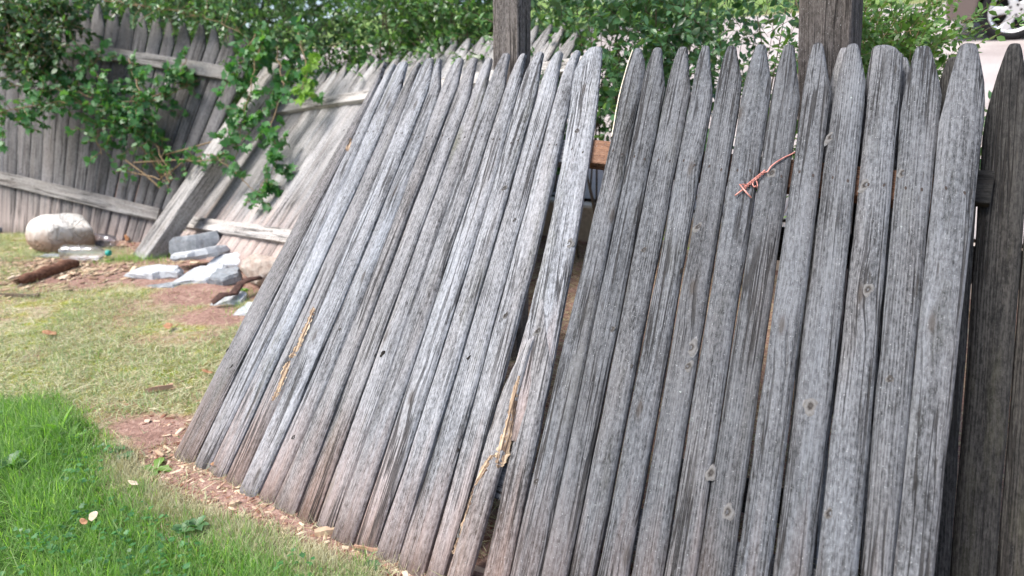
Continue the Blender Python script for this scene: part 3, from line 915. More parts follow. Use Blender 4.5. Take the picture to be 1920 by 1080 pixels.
# ---- second panel, far, rails towards us -------------------------------
def plane3(bl, tl, tr):
    u = (tr - tl); return Plane(bl, u, tl - bl)
FARB = plane3(at(370, 480, 4.6), at(600, 150, 4.93), at(1060, 50, 3.4))
far2 = empty('picket_fence', FARB.W(.6, 0), 'silvery picket fence panel leaning back behind the near one, between two posts', 'fence')
tips2 = [(538, 160), (562, 150), (588, 141), (611, 131), (631, 130), (649, 124), (670, 122), (690, 115), (708, 111), (729, 107), (747, 105), (771, 98), (788, 92), (808, 87), (831, 87), (855, 78),
         (879, 74), (907, 70), (930, 63), (958, 58), (984, 54), (1008, 50), (1034, 48), (1058, 46), (1084, 55)]
for i, (tx, ty) in enumerate(tips2):
    x_prev = (tips2[i - 1][0] + tx) / 2 if i else tx - 12
    x_next = (tips2[i + 1][0] + tx) / 2 if i + 1 < len(tips2) else tx + 13
    f = lambda x: 318 + (x - 562) * .98
    sh = 45
    def top_edge(x): return x - .55 * sh - 3
    yb = 478
    rows = [(top_edge(x_prev), top_edge(x_next), ty + sh), ((top_edge(x_prev) + f(x_prev)) / 2, (top_edge(x_next) + f(x_next)) / 2, (ty + sh + yb) / 2), (f(x_prev), f(x_next), yb)]
    make_board(FARB, far2, rows, (tx, ty), -.04, M_SILVER, deg=1, tone=random.uniform(.60, .90), foot_tint=1, off=random.uniform(-.004, .004), tip=(.18, .2), tl=(.17, .17), gap=.002,
               gapr=random.choice([.002, .004, .008]))
rail_on(FARB, (520, 212), (705, 184), M_BEAM, far2, z=.03, w=.085, tone=.85)
rail_on(FARB, (700, 184), (1110, 128), M_BEAM, far2, z=.03, w=.085, tone=1.0)
rail_on(FARB, (338, 418), (570, 452), M_BEAM, far2, z=.032, w=.095, tone=.95)

# ---- third panel, far left ---------------------------------------------
FARA = plane3(at(10, 428, 5.35), at(60, 5, 5.5), at(330, 38, 5.1))
far1 = empty('picket_fence', FARA.W(.6, 0), 'old brownish picket fence panel at the far left, overgrown with green vine', 'fence')
tx1 = [-78, -50, -22, 6, 32, 58, 84, 110, 135, 161, 185, 213, 241, 267, 296, 318, 343, 378, 400, 431, 459]
ty1 = [-8, -8, -7, -6, -5, -4, -3, -2, 0, 4, 8, 12, 15, 22, 26, 34, 42, 44, 48, 52, 74]
bx1 = [-90, -64, -38, -10, 14, 38, 60, 82, 102, 120, 138, 156, 172, 190, 207, 224, 240, 256, 270, 287, 304]
for i in range(len(tx1)):
    tl_ = (tx1[i - 1] + tx1[i]) / 2 if i else tx1[0] - 13
    tr_ = (tx1[i + 1] + tx1[i]) / 2 if i + 1 < len(tx1) else tx1[i] + 15
    bl_ = (bx1[i - 1] + bx1[i]) / 2 if i else bx1[0] - 13
    br_ = (bx1[i + 1] + bx1[i]) / 2 if i + 1 < len(bx1) else bx1[i] + 8
    rows = [(tl_ - 6, tr_ - 6, ty1[i] + 60), ((tl_ + bl_) / 2 + 3, (tr_ + br_) / 2 + 3, 250), (bl_, br_, 430 + .12 * bx1[i])]
    gp = .002
    if i in (13, 15): gp = .012
    make_board(FARA, far1, rows, (tx1[i], ty1[i]), -.05, M_PURPLE, deg=1, tone=random.uniform(.36, .68), foot_tint=1, off=random.uniform(-.004, .004), tip=(.18, .2), tl=(.2, .2), gap=.002, gapr=gp)
rail_on(FARA, (105, 86), (440, 142), M_BEAM, far1, z=.03, w=.105, tone=.5)
rail_on(FARA, (-90, 312), (305, 405), M_BEAM, far1, z=.032, w=.11, tone=.6)

# fallen square post between the two far panels
b0 = G(272, 482); b1 = at(522, 128, 4.95)
o = beam('fallen_post', Vector((b0.x, b0.y, b0.z - .03)), b1, .16, .13, Vector((-.2, -.55, 1.0)), M_BEAM, None, .78, seg=12, rough=.003)
tag(o, 'pale square timber post fallen diagonally between the two far fence panels', 'post')

# ------------------------------------------------------------------ vegetation
OVAL_V = [(0, 0, 0), (-.22, .28, .05), (-.24, .62, .05), (0, 1, -.06), (.24, .62, .05), (.22, .28, .05), (0, .3, 0), (0, .65, 0)]
OVAL_F = [(0, 6, 1), (6, 7, 2, 1), (7, 3, 2), (0, 5, 6), (6, 5, 4, 7), (7, 4, 3)]
LOBE_V = [(0, 0, 0), (-.30, -.02, .05), (-.50, .22, .03), (-.34, .36, .07), (-.44, .68, .02), (-.16, .62, .06), (0, 1, -.05), (.16, .62, .06), (.44, .68, .02), (.34, .36, .07), (.50, .22, .03), (.30, -.02, .05), (0, .4, 0)]
LOBE_F = [(12, i + 1, i) for i in range(0, 11)] + [(12, 0, 11)]

def grow(stems_n, region, mat, size, label, cat='shrub', name='privet_shrub', group=None, twigs=60, tw_len=(.25, .5), pair=.028, stemmat=None,
         up=.5, template='oval', r0=.008, seed=0, droop=0, foliage_loose=0, lean=(0, 0)):
    """region(): random point where a twig starts; stems run from the foot to twig starts"""
    rg = np.random.default_rng(seed)
    foot, sampler = region
    foot = Vector(foot)
    root = empty(name, foot, label, cat, group)
    P, D, Sz, gs = [], [], [], []
    starts = [Vector(sampler(rg)) for _ in range(twigs)]
    for i in range(stems_n):
        tgt = starts[i % twigs]
        f0 = foot + Vector((rg.normal() * .12 + (tgt.x - foot.x) * .5, rg.normal() * .06 + (tgt.y - foot.y) * .5, -.03))
        f0.z = gz(f0.x, f0.y) - .03
        pts = []
        for k in range(7):
            t_ = k / 6
            pts.append(f0.lerp(tgt, t_) + Vector((rg.normal() * .02, rg.normal() * .02, .06 * math.sin(t_ * 3.1))))
        gs.append(tube_geo(pts, [r0 * (1 - .7 * k / 6) for k in range(7)], 5))
    for s in starts:
        L = rg.uniform(*tw_len)
        d = Vector((rg.normal() * .55 + lean[0], rg.normal() * .55 + lean[1], up + rg.normal() * .35)).normalized()
        n = max(4, int(L / pair)); p = s.copy(); pts = [p.copy()]
        for k in range(n):
            d = (d + Vector((rg.normal() * .07, rg.normal() * .07, rg.normal() * .07 - droop))).normalized()
            p = p + d * (L / n); pts.append(p.copy())
            if k < 1: continue
            side = d.cross(Vector((rg.normal(), rg.normal(), rg.normal())))
            if side.length < .1: continue
            side.normalize()
            for sg in (1, -1):
                if rg.random() < .12: continue
                dd = side * sg * .85 + d * .6 + Vector((rg.normal() * .2, rg.normal() * .2, rg.normal() * .2 - .1))
                P.append(p + side * sg * .003); D.append(dd); Sz.append(size * rg.uniform(.6, 1.25) * (1 - .35 * k / n))
        P.append(p.copy()); D.append(d); Sz.append(size * .6)
        gs.append(tube_geo(pts[::2] + [pts[-1]], [r0 * .22 * (1 - .6 * j / len(pts[::2])) for j in range(len(pts[::2]) + 1)], 4))
    vs, fs = join_geo(gs)
    world_obj('stem', vs, fs, stemmat or M_BARK, root, org=foot)
    P = np.array([tuple(p) for p in P]); D = np.array([tuple(d) for d in D])
    n = len(P)
    roll = rg.normal(size=(n, 3)) * .55 + np.array([-.1, -.35, .85])
    sx = np.array(Sz)[:, None] * np.column_stack([rg.uniform(.8, 1.2, n), np.ones(n), rg.uniform(-1, 2.5, n)])
    tv, tf = (OVAL_V, OVAL_F) if template == 'oval' else (LOBE_V, LOBE_F)
    me = scatter('foliage', tv, tf, P - np.array(tuple(foot)), rand_rot(n, D, roll), sx)
    me.polygons.foreach_set('use_smooth', [True] * len(me.polygons))
    link('foliage', me, mat, root, Matrix.Translation(foot))
    return root

def S0(t): return float(np.interp(t, [-3, .2, .74, 3.28, 4.2, 6], [.35, .65, 1.0, .62, .2, .05]))
def band(t0, t1, s0, s1, z0, z1, bias=1.0):
    def f(rg):
        t = rg.uniform(t0, t1); b_ = S0(t)
        s = b_ + (rg.uniform(s0, s1) if rg.random() < .45 else s0 + (s1 - s0) * rg.random() ** 2 * .5)
        p = TS(t, s, 0)
        return (p.x, p.y, z0 + (z1 - z0) * rg.random() ** bias)
    return f
def foot(t, s):
    p = TS(t, s, 0); return (p.x, p.y, gz(p.x, p.y))

# t runs along the old fence line from far left to near right
hs = [(-4.6, -2.6, 'dark dense hedge shrub at the far left corner, over the old brown fence', M_HEDGE, 620),
      (-2.8, -.9, 'dark hedge shrub right behind the tips of the overgrown brown fence', M_HEDGE, 700),
      (-1.1, .6, 'hedge shrub behind the top of the fallen post', M_HEDGE_LIT, 700),
      (.5, 1.9, 'leafy privet shrub behind the silvery panel tips', M_HEDGE_LIT, 780),
      (1.8, 2.8, 'privet shrub behind the brown grey post', M_HEDGE_LIT, 620)]
for i, (t0, t1, lab, m_, tw) in enumerate(hs):
    grow(18, (foot((t0 + t1) / 2, S0((t0 + t1) / 2) + .35), band(t0, t1, .0, .75, .55, 2.7 - .1 * i)), m_, .066, lab, group='privet hedge behind the fences', twigs=tw, seed=40 + i, tw_len=(.2, .42), r0=.010, up=.25, pair=.030)
grow(14, (foot(3.45, .9), band(3.0, 3.95, .0, .6, .98, 1.9)), M_BLUISH, .064, 'glossy blue green privet bush just right of the brown grey post', group='privet hedge behind the fences', twigs=250, seed=61, r0=.008, up=.3, pair=.026)
grow(10, (foot(4.1, .8), band(3.8, 4.5, .0, .6, .9, 1.55)), M_BLUISH, .050, 'half bare privet bush with pale concrete showing through it, left of the thick post', group='privet hedge behind the fences', twigs=90, seed=62, r0=.006, up=.6)
grow(10, (foot(4.6, .6), band(4.4, 4.95, .0, .6, .6, 1.25)), M_HEDGE_B, .038, 'thin upright shoots just left of the thick dark post', group='privet hedge behind the fences', twigs=60, seed=63, r0=.005, up=1.4, tw_len=(.35, .6), stemmat=M_TWIG)
grow(14, (foot(5.0, .5), band(4.60, 4.86, .0, .5, .7, 1.38)), M_HEDGE_B, .036, 'bright green small leaved bush right of the thick dark post', group='privet hedge behind the fences', twigs=420, seed=64, r0=.005, pair=.02, tw_len=(.15, .35), stemmat=M_TWIG)
grow(8, (foot(5.45, .4), band(4.9, 5.35, -.05, .2, .7, 1.0)), M_BLUISH, .055, 'long leaved shoots in front of the car wheel', group='privet hedge behind the fences', twigs=34, seed=65, r0=.005, up=1.0, tw_len=(.15, .34), stemmat=M_TWIG, pair=.035)
grow(20, (foot(3.6, 1.0), band(3.2, 4.2, .2, .8, .25, .5)), M_LIME, .035, 'low lime green seedling seen through the gap under the rail', 'seedling', 'seedling', twigs=20, seed=66, r0=.004, tw_len=(.1, .2))

# trees far behind the hedge, closing the view up the hill
def far_tree(x, y, h, r, label, seed):
    rg = np.random.default_rng(seed); g = Vector((x, y, gz(x, y)))
    root = empty('broadleaf_tree', g, label, 'tree', 'trees beyond the driveway')
    gs = [tube_geo([g + Vector((0, 0, -.1)), g + Vector((.1, 0, h * .3)), g + Vector((-.05, .1, h * .75))], [.22, .17, .08], 8)]
    for k in range(9):
        a_ = rg.uniform(0, 6.28); z_ = h * rg.uniform(.2, .6)
        gs.append(tube_geo([g + Vector((0, 0, z_)), g + Vector((math.cos(a_) * r * .5, math.sin(a_) * r * .5, z_ + h * .12)), g + Vector((math.cos(a_) * r * .85, math.sin(a_) * r * .85, z_ + h * .2))], [.08, .05, .02], 5))
    v_, f_ = join_geo(gs); world_obj('trunk', v_, f_, M_BARK, root, org=g)
    n = 9000; cl = rg.normal(size=(60, 3)); cl /= np.linalg.norm(cl, axis=1)[:, None]; cl *= rg.uniform(.45, 1, 60)[:, None]
    P = cl[rg.integers(0, 60, n)] + rg.normal(size=(n, 3)) * .16
    P = P * np.array([r, r, h * .46]) + np.array([0, 0, h * .56])
    me = scatter('crown', OVAL_V, OVAL_F, P, rand_rot(n, rg.normal(size=(n, 3))), rg.uniform(.14, .3, n))
    link('crown', me, M_HEDGE, root, Matrix.Translation(g))
far_tree(-9.5, 10.5, 5.5, 2.6, 'rounded dark tree beyond the hedge, farthest left', 1)
far_tree(-6.2, 13, 6.0, 2.9, 'broad tree beyond the hedge above the old brown fence', 2)
far_tree(-2.4, 15.5, 6.0, 2.8, 'tall tree beyond the hedge above the fallen post', 3)
far_tree(-13, 7.5, 5.0, 2.6, 'low spreading tree beyond the far left end of the fence', 4)

# vine in front of the old brown panel
def spray(name, label, cat, paths, mat, size, template, seed, side=.6, tw=(.08, .22), dens=.03, r=.004, group=None):
    rg = np.random.default_rng(seed)
    org = Vector(paths[0][0]); root = empty(name, org, label, cat, group)
    P, D, Sz = [], [], []
    for path in paths:
        gs = []
        path = [Vector(p) for p in path]
        pts = []
        for a, b in zip(path[:-1], path[1:]):
            for k in range(6): pts.append(a.lerp(b, k / 6) + Vector((rg.normal(), rg.normal(), rg.normal())) * .006)
        pts.append(path[-1])
        gs.append(tube_geo(pts, [r * (1 - .6 * k / len(pts)) for k in range(len(pts))], 5))
        total = sum((b - a).length for a, b in zip(pts[:-1], pts[1:]))
        nt = int(total / dens)
        for k in range(nt):
            f = rg.random() * (len(pts) - 1.001); i = int(f); p = pts[i].lerp(pts[i + 1], f - i)
            d = Vector((rg.normal(), rg.normal() * .6 - .15, rg.normal() * .8)).normalized()
            L = rg.uniform(*tw); m = max(2, int(L / .035)); q = p.copy(); tp_ = [q.copy()]
            for j in range(m):
                d = (d + Vector((rg.normal() * .15, rg.normal() * .15, rg.normal() * .15 - .05))).normalized(); q = q + d * (L / m); tp_.append(q.copy())
                for _ in range(2):
                    dd = Vector((rg.normal(), rg.normal() * .7, rg.normal() - .3)) * side + d * .5
                    P.append(q.copy()); D.append(dd); Sz.append(size * rg.uniform(.55, 1.3))
            gs.append(tube_geo(tp_, r * .35, 4))
        vs, fs = join_geo(gs); world_obj('stem', vs, fs, M_TWIG, root, org=Vector(path[0]))
    P = np.array([tuple(p) for p in P]); D = np.array([tuple(d) for d in D]); n = len(P)
    roll = rg.normal(size=(n, 3)) * .5 + np.array([-.1, -.7, .6])
    sx = np.array(Sz)[:, None] * np.column_stack([rg.uniform(.8, 1.2, n), np.ones(n), rg.uniform(-1, 3, n)])
    tv, tf = (OVAL_V, OVAL_F) if template == 'oval' else (LOBE_V, LOBE_F)
    me = scatter('foliage', tv, tf, P - np.array(tuple(org)), rand_rot(n, D, roll), sx)
    link('foliage', me, mat, root, Matrix.Translation(org))
    return root
d = 4.95
spray('climbing_vine', 'green lobed vine sprawling across the overgrown brown fence panel', 'vine',
      [[at(60, 90, d), at(90, 130, d), at(140, 170, d - .1), at(200, 190, d - .15), at(290, 190, d - .15), at(370, 150, d)],
       [at(320, 300, d), at(270, 240, d - .1), at(200, 200, d - .15), at(110, 190, d - .2), at(30, 205, d - .25), at(-30, 215, d - .25)],
       [at(250, 180, d - .1), at(230, 220, d - .1), at(180, 250, d - .1), at(190, 290, d - .1)],
       [at(300, 330, d), at(250, 250, d - .12), at(220, 190, d - .15), at(170, 130, d - .1), at(190, 95, d)],
       [at(240, 110, d), at(260, 170, d - .1), at(240, 240, d - .15), at(310, 260, d - .1)],
       [at(280, 190, d - .1), at(330, 150, d - .05), at(350, 110, d)], [at(170, 160, d), at(90, 170, d - .1), at(20, 160, d - .1)]],
      M_VINE, .052, 'lobe', 5, dens=.030, tw=(.06, .26), r=.007)
spray('privet_branch', 'dark privet branches hanging in front of the fence in the top left corner', 'branch',
      [[at(-40, -60, 5.0), at(30, -10, 4.9), at(80, 50, 4.8), at(100, 110, 4.8)], [at(-60, 20, 5.0), at(10, 40, 4.8), at(50, 90, 4.8), at(60, 140, 4.8)],
       [at(60, -60, 5.0), at(90, -10, 4.9), at(120, 30, 4.9), at(130, 50, 4.9)], [at(-40, 60, 4.9), at(10, 80, 4.8), at(30, 120, 4.8)], [at(-60, -20, 4.9), at(0, 10, 4.8), at(40, 40, 4.8)]],
      M_HEDGE, .055, 'oval', 15, dens=.010, tw=(.08, .25), r=.009)
spray('privet_branch', 'thin leafy privet branch trailing along the tips of the old brown fence', 'branch',
      [[at(120, -30, 5.1), at(200, 0, 5.0), at(290, 15, 4.95), at(380, 30, 4.9), at(450, 60, 4.8)]],
      M_HEDGE_LIT, .05, 'oval', 16, dens=.022, tw=(.06, .2), r=.006)
spray('climbing_vine', 'straggly yellowish vine shoots crossing the lower half of the fallen post', 'vine',
      [[at(320, 330, 4.75), at(290, 270, 4.8), at(250, 240, 4.8)], [at(330, 300, 4.7), at(400, 290, 4.6), at(450, 330, 4.55), at(490, 375, 4.5)],
       [at(230, 320, 4.8), at(300, 335, 4.7), at(350, 300, 4.6), at(420, 300, 4.5)]],
      M_VINE, .04, 'lobe', 6, dens=.05, tw=(.04, .12), r=.006)
spray('climbing_vine', 'big leaved vine hanging over the upper end of the fallen post', 'vine',
      [[at(500, 60, 4.75), at(480, 110, 4.6), at(470, 170, 4.5), at(450, 250, 4.45), at(440, 300, 4.4)],
       [at(520, 90, 4.7), at(530, 160, 4.5), at(510, 230, 4.4), at(520, 300, 4.3), at(480, 370, 4.3)],
       [at(480, 60, 4.7), at(450, 120, 4.6), at(425, 160, 4.6)], [at(560, 60, 4.5), at(575, 120, 4.4), at(560, 190, 4.35)]],
      M_VINE, .062, 'lobe', 7, dens=.032, tw=(.05, .16), r=.005)
spray('climbing_vine', 'lime green new vine shoot draped at the left end of the silvery panel', 'vine',
      [[at(600, 110, 4.4), at(580, 130, 4.35), at(565, 165, 4.3), at(570, 190, 4.3)]], M_LIME, .055, 'lobe', 8, dens=.03, tw=(.03, .08), r=.003)
# bare hanging sticks in the vine
bs = empty('bare_twig', at(290, 300, 4.85), 'tangle of bare tan sticks hanging in front of the old brown fence', 'twig')
for a, b in [((268, 262), (322, 338)), ((262, 255), (318, 342)), ((235, 300), (300, 352)), ((310, 290), (400, 265)), ((250, 305), (330, 300))]:
    vs, fs = tube_geo([at(*a, 4.85), at((a[0] + b[0]) / 2 + 3, (a[1] + b[1]) / 2, 4.82), at(*b, 4.8)], .006, 6)
    world_obj('stick', vs, fs, M_TWIG, bs)

# ------------------------------------------------------------------ grass
def blade_template(n=3, w=.5):
    vs, fs = [], []
    for k in range(n):
        t = k / n; ww = w * (1 - t ** 1.6)
        vs += [(-ww, t, .35 * t * t), (ww, t, .35 * t * t)]
    vs.append((0, 1, .42))
    for k in range(n - 1): fs.append((2 * k, 2 * k + 1, 2 * k + 3, 2 * k + 2))
    fs.append((2 * n - 2, 2 * n - 1, 2 * n)); return vs, fs
def grass(name, x, y, hmin, hmax, width, mat, label, lay=.25, flat=0.0, seg=3, seed=0, z=0.0):
    rg = np.random.default_rng(seed); n = len(x)
    zz = ground_z(x, y) - .004 + z
    h = rg.uniform(hmin, hmax, n) * (.6 + .8 * fbm(x * 5, y * 5, 77))
    az = rg.uniform(0, 2 * np.pi, n)
    tilt = np.abs(rg.normal(size=n)) * lay + flat * rg.uniform(.6, 1.0, n)
    tilt = np.minimum(tilt, 1.5)
    D = np.column_stack([np.cos(az) * np.sin(tilt), np.sin(az) * np.sin(tilt), np.cos(tilt)])
    roll = np.column_stack([np.cos(az + rg.normal(size=n) * .6), np.sin(az + rg.normal(size=n) * .6), np.zeros(n) + .05])
    tv, tf = blade_template(seg)
    sx = np.column_stack([width * rg.uniform(.6, 1.3, n), h, h * rg.uniform(.2, 1.3, n)])
    me = scatter(name, tv, tf, np.column_stack([x, y, zz]), rand_rot(n, D, roll), sx)
    o = link(name, me, mat); tag(o, label, 'grass', kind='stuff'); return o

rg = np.random.default_rng(3)
x = rg.uniform(-2.6, .1, 400000); y = rg.uniform(.35, 2.9, 400000)
ins = inside(x, y, LUSH); dd = pdist(x, y, LUSH)
sd_ = np.where(ins, dd, -dd)
inview = (y * .90 > np.abs(x) * .95 - .0) & (y > .75)
edge_ok = (sd_ + .16 * (fbm(x * 8, y * 8, 31) - .5)) > rg.random(len(x)) ** 1.5 * .13 - .02
patch = fbm(x * 4, y * 4, 13)
keep = edge_ok & (rg.random(len(x)) < np.where(inview, .55 + .5 * patch, .12)) & ~((base_side(x, y) > -.05) & (y < 2.0))
x, y = x[keep], y[keep]
if len(x) > 120000: x, y = x[:120000], y[:120000]
cut = rg.random(len(x)) < .86
grass('lawn_grass', x[cut], y[cut], .022, .068, .0026, M_GRASS, 'lush bright green lawn grass in the near left corner', lay=.38, seed=4)
grass('lawn_grass', x[~cut], y[~cut], .02, .05, .0018, M_STRAW, 'dry straw coloured blades mixed into the near lawn', lay=.8, seed=5)
ii = rg.integers(0, len(x), 9000); ii = ii[pdist(x[ii], y[ii], LUSH) > .06]
grass('long_grass', x[ii], y[ii], .05, .105, .0032, M_GRASS, 'longer coarse grass blades arching over the lush lawn', lay=.75, seg=4, seed=44)
k = (fbm(x * 6 + 3, y * 6, 91) > .60) & (rg.random(len(x)) < .055)
nc = int(k.sum()); az_ = rg.uniform(0, 6.28, nc)
me = scatter('clover', LOBE_V, LOBE_F, np.column_stack([x[k], y[k], ground_z(x[k], y[k]) + rg.uniform(.022, .05, nc)]),
             rand_rot(nc, np.column_stack([np.cos(az_), np.sin(az_), rg.normal(size=nc) * .25]), np.column_stack([rg.normal(size=nc) * .25, rg.normal(size=nc) * .25, np.ones(nc)])), rg.uniform(.008, .019, nc))
o = link('clover', me, M_VINE); tag(o, 'small clover leaves growing through the lush lawn', 'clover', kind='stuff')
# dry rim of the lush lawn
m = rg.uniform(0, 1, 15000)
E = np.array(LUSH_EDGE[4:]); seg_i = rg.integers(0, len(E) - 1, 15000)
px_ = E[seg_i, 0] * (1 - m) + E[seg_i + 1, 0] * m + rg.normal(size=15000) * .032
py_ = E[seg_i, 1] * (1 - m) + E[seg_i + 1, 1] * m + rg.normal(size=15000) * .032
grass('dry_grass_rim', px_, py_, .02, .05, .0022, M_STRAW, 'dry yellow grass along the edge of the lush lawn', lay=.7, seed=6)
# sparse mown grass beyond
x = rg.uniform(-5.2, .2, 400000); y = rg.uniform(1.2, 5.6, 400000)
ins = inside(x, y, LUSH); so = soil_mask(x, y)
inv = (np.abs(x) < y * .93)
dn = (.30 + 1.1 * sstep(.38, .6, fbm(x * 3, y * 3, 51))) * (1 - so * .93) * np.where(y > 3.2, .7, 1.0)
dq = pdist(x, y, LUSH)
keep = ((~ins) | (dq < .10)) & inv & (rg.random(len(x)) < dn * .62) & (S(x, y) < -.35) & ((base_side(x, y) < 0.02) | ((x + 1.107) * .852 - (y - 1.833) * .523 < -.02))
x, y = x[keep], y[keep]
grass('sparse_grass', x, y, .016, .045, .0032, M_SPARSE, 'short pale patchy grass and clippings beyond the lush lawn', lay=.9, seg=2, seed=8)
cc = rg.random(len(x)) < .5
grass('grass_clippings', x[cc] + .01, y[cc] + .01, .025, .08, .0030, M_STRAW, 'dry straw clippings lying on the patchy lawn', flat=1.45, lay=.1, seg=2, seed=9, z=.008)
# tufts by the fallen post and the stones
tx, ty = [], []
for (px, py, r, n) in [(235, 488, .13, 260), (275, 488, .12, 260), (205, 492, .07, 120), (310, 470, .08, 160), (375, 468, .05, 90), (480, 580, .10, 260), (455, 552, .08, 140), (90, 820, .05, 150), (640, 912, .03, 60), (560, 905, .03, 60), (720, 985, .03, 60), (600, 925, .03, 50)]:
    c = G(px, py); tx += list(c.x + rg.normal(size=n) * r); ty += list(c.y + rg.normal(size=n) * r * .5)
grass('grass_tufts', np.array(tx), np.array(ty), .03, .075, .0022, M_GRASS, 'green grass tufts at the foot of the fallen post and the slate stones', lay=.5, seed=10)
# straw and needles behind the fence
x = rg.uniform(-1.2, 2.2, 45000); y = rg.uniform(1.0, 4.4, 45000)
k = (base_side(x, y) > .1) & (S(x, y) < 1.0)
grass('pine_straw', x[k], y[k], .03, .09, .0022, M_STRAW, 'tan straw and needles littering the soil behind the fence', flat=1.4, lay=.1, seg=2, seed=12, z=.01)

# ------------------------------------------------------------------ litter
CH_V = [(-.5, -.5, 0), (.5, -.35, 0), (.4, .5, 0), (-.35, .42, 0), (-.4, -.4, .22), (.42, -.3, .3), (.3, .42, .2), (-.3, .35, .28)]
CH_F = [(3, 2, 1, 0), (4, 5, 6, 7), (0, 1, 5, 4), (1, 2, 6, 5), (2, 3, 7, 6), (3, 0, 4, 7)]
def litter(name, x, y, smin, smax, mat, label, seed, aspect=(1.2, 3.5), z=.0):
    rg = np.random.default_rng(seed); n = len(x)
    az = rg.uniform(0, 6.28, n); D = np.column_stack([np.cos(az), np.sin(az), rg.normal(size=n) * .15])
    roll = np.column_stack([rg.normal(size=n) * .25, rg.normal(size=n) * .25, np.ones(n)])
    s = smin + (smax - smin) * rg.random(n) ** 2.5
    sx = np.column_stack([s, s * rg.uniform(*aspect, n), s * rg.uniform(.3, .8, n)])
    me = scatter(name, CH_V, CH_F, np.column_stack([x, y, ground_z(x, y) + z]), rand_rot(n, D, roll), sx)
    o = link(name, me, mat); tag(o, label, 'litter', kind='stuff')
def along(n, sig0, sig1, w0=-.15, w1=2.2, seed=1):
    rg = np.random.default_rng(seed); w = rg.uniform(w0, w1, n); b = rg.uniform(sig0, sig1, n)
    return -1.107 + .852 * w + .523 * b, 1.833 - .523 * w + .852 * b
x, y = along(5200, -.30, .02, seed=1)
litter('bark_chips', x, y, .0015, .012, M_CHIP, 'reddish bark chips and crumbs along the foot of the leaning fence', 2)
x, y = along(800, -.24, .0, seed=3)
litter('tan_chips', x, y, .003, .017, M_TANCHIP, 'pale wood chips and bark flakes along the foot of the leaning fence', 4)
x, y = along(5000, .03, 1.4, -.6, 2.6, seed=5)
litter('leaf_litter', x, y, .004, .02, M_CHIP, 'brown leaf and bark litter on the soil behind the fence', 6)
rg = np.random.default_rng(15)
c = G(45, 505); x = c.x + rg.normal(size=1300) * .42; y = c.y + rg.normal(size=1300) * .22
litter('bark_flakes', x, y, .008, .035, M_TANCHIP, 'tan bark flakes spread under the white boulder', 7, z=.004)
c = G(190, 455); x = c.x + rg.normal(size=500) * .35; y = c.y + rg.normal(size=500) * .13
litter('bark_litter', x, y, .006, .03, M_CHIP, 'brown bark litter between the boulder and the old fence', 8)
c = G(330, 560); x = c.x + rg.normal(size=700) * .7; y = c.y + rg.normal(size=700) * .45
litter('soil_crumbs', x, y, .003, .012, M_CHIP, 'red soil crumbs and pebbles in front of the slate stones', 9)
x = rg.uniform(-3.2, -.9, 450); y = rg.uniform(1.9, 4.3, 450); k = ~inside(x, y, LUSH) & (base_side(x, y) < -.05)
litter('lawn_flecks', x[k], y[k], .004, .016, M_TANCHIP, 'tan flecks of bark and leaf scattered on the patchy lawn', 10, z=.006)

x, y = along(2600, -.035, .02, seed=31)
grass('dry_foot_grass', x, y, .015, .045, .0016, M_STRAW, 'dry grass wisps against the feet of the leaning pickets', lay=.9, seed=32)
x, y = along(1600, -.30, -.02, seed=33)
k = fbm(x * 11, y * 11, 8) > .55
grass('dry_soil_grass', x[k], y[k], .02, .06, .0014, M_STRAW, 'dry stems scattered on the bare soil strip', flat=1.3, lay=.15, seed=34, z=.004)
# single leaves and chips that show
M_DRY = mat_simple('dry_leaf', [(.2, (.16, .07, .035)), (.5, (.34, .17, .09)), (.8, (.5, .32, .18))], 50, rough=.7, bump=.002)
M_PALEDRY = mat_simple('pale_dry_leaf', [(.2, (.42, .32, .22)), (.8, (.68, .58, .44))], 50, rough=.7, bump=.002)
def dryleaf(px, py, L, W_, mat, label, ang, curl=.3, lift=.012, name='fallen_leaf', cat='leaf'):
    c = G(px, py); n = 6; vs, fs = [], []
    for i in range(n + 1):
        t = i / n; ww = W_ / 2 * math.sin(math.pi * (t * .92 + .04)) ** .8 * (1 + .15 * math.sin(9 * t + px))
        for k in (-1, 0, 1):
            vs.append(Vector((k * ww, (t - .5) * L, curl * abs(k) * ww + .25 * L * curl * (2 * t - 1) ** 2)))
    for i in range(n):
        for k in range(2): a = i * 3 + k; fs.append((a, a + 1, a + 4, a + 3))
    me = mesh(name, vs, fs, True)
    M_ = Matrix.Translation((c.x, c.y, c.z + lift)) @ Matrix.Rotation(ang, 4, 'Z') @ Matrix.Rotation(.25, 4, 'X')
    o = link(name, me, mat); o.matrix_basis = M_
    sm = o.modifiers.new('thickness', 'SOLIDIFY'); sm.thickness = .0008
    tag(o, label, cat)
dryleaf(255, 930, .035, .016, M_PALEDRY, 'pale curled leaf in the lush grass, nearest to the bare soil', 1.3, lift=.045)
dryleaf(183, 1000, .032, .022, M_PALEDRY, 'whitish leaf standing in the lush grass beside an orange one', .3, 1.0, .05)
dryleaf(163, 1005, .028, .016, M_DRY, 'orange brown leaf in the lush grass beside a whitish one', 1.0, .5, .045)
dryleaf(545, 940, .055, .035, M_DRY, 'curled orange brown leaf at the foot of the leaning fence', 1.2, .8)
dryleaf(408, 880, .04, .03, M_DRY, 'orange brown leaf under the left corner of the leaning fence', 2.0, .6)
dryleaf(317, 620, .06, .04, M_DRY, 'reddish brown leaf on the patchy lawn, the more right of two', .5, .5, .02)
dryleaf(94, 634, .07, .045, M_DRY, 'reddish brown leaf on the patchy lawn at the far left', 1.5, .5, .02)
dryleaf(390, 706, .05, .022, M_DRY, 'orange leaf on the pale grass beside the leaning fence edge', 1.4, .4, .02)
